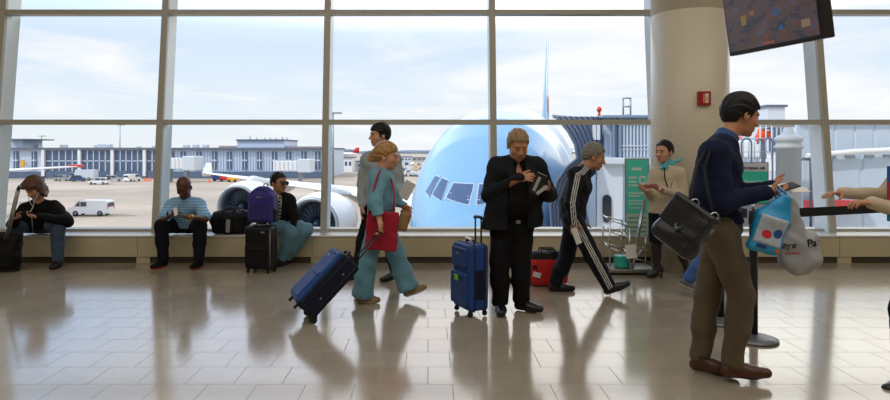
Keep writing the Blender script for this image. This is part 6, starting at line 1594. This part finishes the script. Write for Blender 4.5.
# red alarm box on the column
yf = CYC - CR
c = at(703.3, 98.5, yf)
t = thing('fire_alarm_box', 'small red alarm box with a white strip on the round column', 'alarm', c)
q = MB(); q.bx(c[0] - .072, c[0] + .072, yf - .045, yf + .008, c[2] - .082, c[2] + .082, .006); q.build('case', mat('alarm red', rgb(172, 26, 28), .4), t)
q = MB(); q.bx(c[0] + .004, c[0] + .042, yf - .049, yf - .043, c[2] - .055, c[2] + .055, .002); q.build('strip', PAPER, t, 'white strip')
q = MB(); q.bx(c[0] - .022, c[0] - .004, yf - .049, yf - .043, c[2] - .055, c[2] + .055, .002); q.build('lens', mat('amber lens', rgb(226, 160, 60), .3), t, 'amber lens')
text_mesh('lettering', 'FIRE', .030, (c[0] + .034, yf - .0495, c[2] - .035), (0, 0, 1), (-1, 0, 0), mat('alarm red', rgb(172, 26, 28), .4), t)
# stanchions and belt
def stanchion(label, p, sign=False):
    t = thing('queue_stanchion', label, 'stanchion', (p[0], p[1], 0), 'queue barrier posts')
    q = MB(); q.lathe((p[0], p[1], 0), [(.172, .002), (.178, .006), (.176, .016), (.12, .034), (.05, .042), (.034, .05)], 48); q.build('base', mat('stanchion base', rgb(128, 130, 134), .42, .6), t)
    q = MB(); q.lathe((p[0], p[1], 0), [(.031, .045), (.031, .90), (.036, .905), (.036, 1.0), (.030, 1.01), (.01, 1.012)], 24); q.build('pole', mat('stanchion black', rgb(26, 27, 29), .35), t)
    q = MB(); q.box((p[0] + .03, p[1], .965), (.06, .05, .075), None, .006); q.build('belt_head', PLAST, t)
    return t
s1 = at(753.5, 340, 4.83); s2 = at(720.5, 322.5, 5.33); s3 = at(930, 310, 5.5)
st1 = stanchion('black queue post with a teal sign on top, right of the tall man\'s legs', s1)
st2 = stanchion('black queue post whose base shows between the tall man\'s legs', s2)
st3 = stanchion('black queue post just past the right edge holding the belt end', s3)
a, b_ = V3(s1[0] + .06, s1[1], .985), V3(s3[0] - .06, s3[1], .985)
dd = unit(b_ - a); q = MB(); q.prism([a - V3(0, 0, .042), b_ - V3(0, 0, .042), b_ + V3(0, 0, .03), a + V3(0, 0, .03)], np.cross(dd, V3(0, 0, 1)) * .004)
tag(q.build('barrier_belt', mat('belt black', rgb(16, 16, 19), .8)), 'wide black barrier belt running right from the queue post under the reaching hands', 'belt')
a, b_ = V3(s2[0] + .01, s2[1] - .06, .985), V3(s1[0] - .02, s1[1] + .06, .985); dd = unit(b_ - a)
q = MB(); q.prism([a - V3(0, 0, .042), b_ - V3(0, 0, .042), b_ + V3(0, 0, .03), a + V3(0, 0, .03)], np.cross(dd, V3(0, 0, 1)) * .004)
tag(q.build('barrier_belt', mat('belt black', rgb(16, 16, 19), .8)), 'short black barrier belt between the two posts behind the tall man', 'belt')
TEALS = mat('teal sign', rgb(58, 196, 176), .4); SGREY = mat('sign grey', rgb(206, 211, 224), .4); INKB = mat('ink navy', rgb(48, 54, 88), .5); WTXT = mat('white lettering', rgb(224, 236, 232), .5)
def px_board(t, x0, x1, y0, y1, d, m, name='board', th=.008):
    a, b_ = at(x0, y1, d), at(x1, y0, d); q = MB(); q.bx(a[0], b_[0], d, d + th, a[2], b_[2], .001); return q.build(name, m, t)
d = 4.82
px_board(st1, 741.3, 768.7, 162.2, 204, d, mat('sign frame', rgb(112, 116, 122), .4), 'sign_frame', .012)
px_board(st1, 742.2, 767.8, 163.0, 171.2, d - .004, SGREY, 'sign_header')
px_board(st1, 742.2, 767.8, 171.2, 203, d - .004, TEALS, 'sign_panel')
text_mesh('lettering', 'KOREAN AIR', .0285, at(744.0, 169.4, d - .006), (1, 0, 0), (0, 0, 1), INKB, st1, bold=.0004)
text_mesh('lettering', 'Morning Calm', .0262, at(743.6, 182.6, d - .006), (1, 0, 0), (0, 0, 1), WTXT, st1, bold=.0004)
q = MB(); q.tube([V3(s1[0], s1[1], 1.005), V3(s1[0], s1[1] + .004, 1.07)], .012, 10); q.build('sign_post', CHROME, st1)
# bent hoses outside, seen above the sign
t = thing('hose_rack', 'three bent blue-grey pipe hoops outside, rising above the teal queue sign', 'pipes', at(757, 190, 13.0) * V3(1, 1, 0) + V3(0, 0, GZ))
HZ = mat('pipe blue grey', rgb(104, 112, 140), .4)
for (xa, xb, xt, ya, yb, yt) in ((741.5, 751.5, 748.5, 190, 163, 138.5), (757.5, 762.0, 758.5, 142, 168, 139.0), (764.5, 772.5, 768.5, 166, 190, 138.0)):
    dz = 13.0
    pts = [(xa, ya)] + [(xa, lerp(ya, yt + 5, .5))] + [(xa + (xb - xa) * (1 - math.cos(u)) / 2, yt + 5 - 5 * math.sin(u)) for u in np.linspace(0, PI, 9)] + [(xb, lerp(yt + 5, yb, .5)), (xb, yb)]
    q = MB(); q.tube([at(x, y, dz) for x, y in pts], .019, 8); q.build('hoop', HZ, t)
q = MB(); a, b_ = at(738, 190, 12.9), at(776, 190, 12.9); q.bx(a[0], b_[0], 12.85, 13.2, GZ, a[2] + .04, .02); q.build('cabinet', GREYP, t)
# baggage gauge with its poster
d = 7.42
zf = lambda py, dd=7.42: EYE - (py - CY) * dd / F_PX
X = lambda px, dd=7.42: (px - CX) * dd / F_PX
t = thing('baggage_gauge', 'chrome wire baggage size gauge with teal poster left of the hostess', 'baggage gauge', (X(630), 7.55, 0))
q = MB(); q.bx(X(606), X(654), 7.30, 7.72, .03, .075, .012); q.build('base_plate', mat('gauge base', rgb(142, 140, 134), .35, .6), t)
for xx in (608, 652):
    for yy in (7.34, 7.68): q = MB(); q.lathe((X(xx), yy, 0), [(.02, .001), (.025, .01), (.02, .032)], 12); q.build('foot', PLAST, t)
r = .0085
posts = [(607.5, 7.32), (627, 7.32), (607.5, 7.62), (627, 7.62), (652, 7.36), (652, 7.64)]
tops = [219, 226, 216, 221, 238, 236]
for (xx, yy), tp in zip(posts, tops): q = MB(); q.tube([(X(xx), yy, .07), (X(xx), yy, zf(tp))], r, 8); q.build('post', CHROME, t)
def rail(p, q_): 
    m = MB(); m.tube([p, q_], r * .8, 8); m.build('rail', CHROME, t)
for lv in (0, .14, .33):
    z0, z1 = zf(219) - lv, zf(226) - lv
    rail((X(607.5), 7.32, z0), (X(627), 7.32, z1)); rail((X(607.5), 7.62, z0 + .02), (X(627), 7.62, z1 + .04)); rail((X(607.5), 7.32, z0), (X(607.5), 7.62, z0 + .03)); rail((X(627), 7.32, z1), (X(627), 7.62, z1 + .04))
rail((X(627), 7.32, zf(245)), (X(652), 7.36, zf(250))); rail((X(627), 7.32, zf(256)), (X(652), 7.36, zf(262))); rail((X(652), 7.36, zf(240)), (X(652), 7.64, zf(237))); rail((X(631), 7.34, zf(262)), (X(647), 7.38, zf(239)))
rail((X(616), 7.33, zf(240)), (X(627), 7.33, zf(228)))
q = MB(); q.tube([(X(629), 7.30, .08), (X(640.8), 7.30, zf(199))], .020, 4); q.build('slant_bar', CHROME, t)
dp = 7.70
def pb(x0, x1, y0, y1, m, nm, fr=0.0, th=.004):
    a, b_ = at(x0, y1, dp), at(x1, y0, dp); q = MB(); q.bx(a[0], b_[0], dp - fr - th, dp - fr, a[2], b_[2]); return q.build(nm, m, po)
a, b_ = at(625.2, 238, dp), at(649.2, 158.2, dp); q = MB(); q.bx(a[0], b_[0], dp, dp + .03, a[2], b_[2], .003); po = q.build('poster_frame', mat('poster frame', rgb(146, 140, 136), .4), t)
TEALP = mat('teal poster', rgb(90, 222, 200), .4)
pb(626.2, 648.2, 159.4, 213.5, TEALP, 'poster'); pb(626.2, 648.2, 213.5, 237, mat('poster pale', rgb(196, 222, 214), .5), 'poster_foot', 0.0)
for (x0, x1, y0, y1) in ((631.5, 641.5, 167.5, 170.3), (628.5, 637.5, 176.6, 178.4), (628.5, 636.0, 180.8, 182.4), (628.5, 637.0, 184.6, 186.2), (628.5, 643, 192.6, 193.8), (628.5, 640, 195.2, 196.4), (628.5, 644, 200.4, 201.4), (628.5, 642, 203.2, 204.2), (628.5, 645, 207.4, 208.4)):
    pb(x0, x1, y0, y1, WTXT, 'text_line', .004, .002)
pb(639.2, 645.5, 176.0, 187.5, PAPER, 'picture', .004, .002); pb(640.2, 644.5, 178.0, 182.0, TEALP, 'picture_inset', .006, .002)
for k in range(4): pb(628, 646, 217 + 4.6 * k, 218.6 + 4.6 * k, mat('poster line', rgb(120, 170, 160), .5), 'text_line', .004, .002)
# card and teal carton inside the cage
flatbox('size_card', V3(X(627), 7.27, zf(249.5)), (1, 0, .1), (-.1, .1, 1), .125, .16, .006, PAPER, t)
q = MB(); q.box((X(622), 7.42, .075 + .075), (.15, .14, .14), Matrix.Rotation(.15, 3, 'Z'), .008); tag(q.build('carton', TEALS), 'small teal carton inside the wire baggage gauge', 'box')
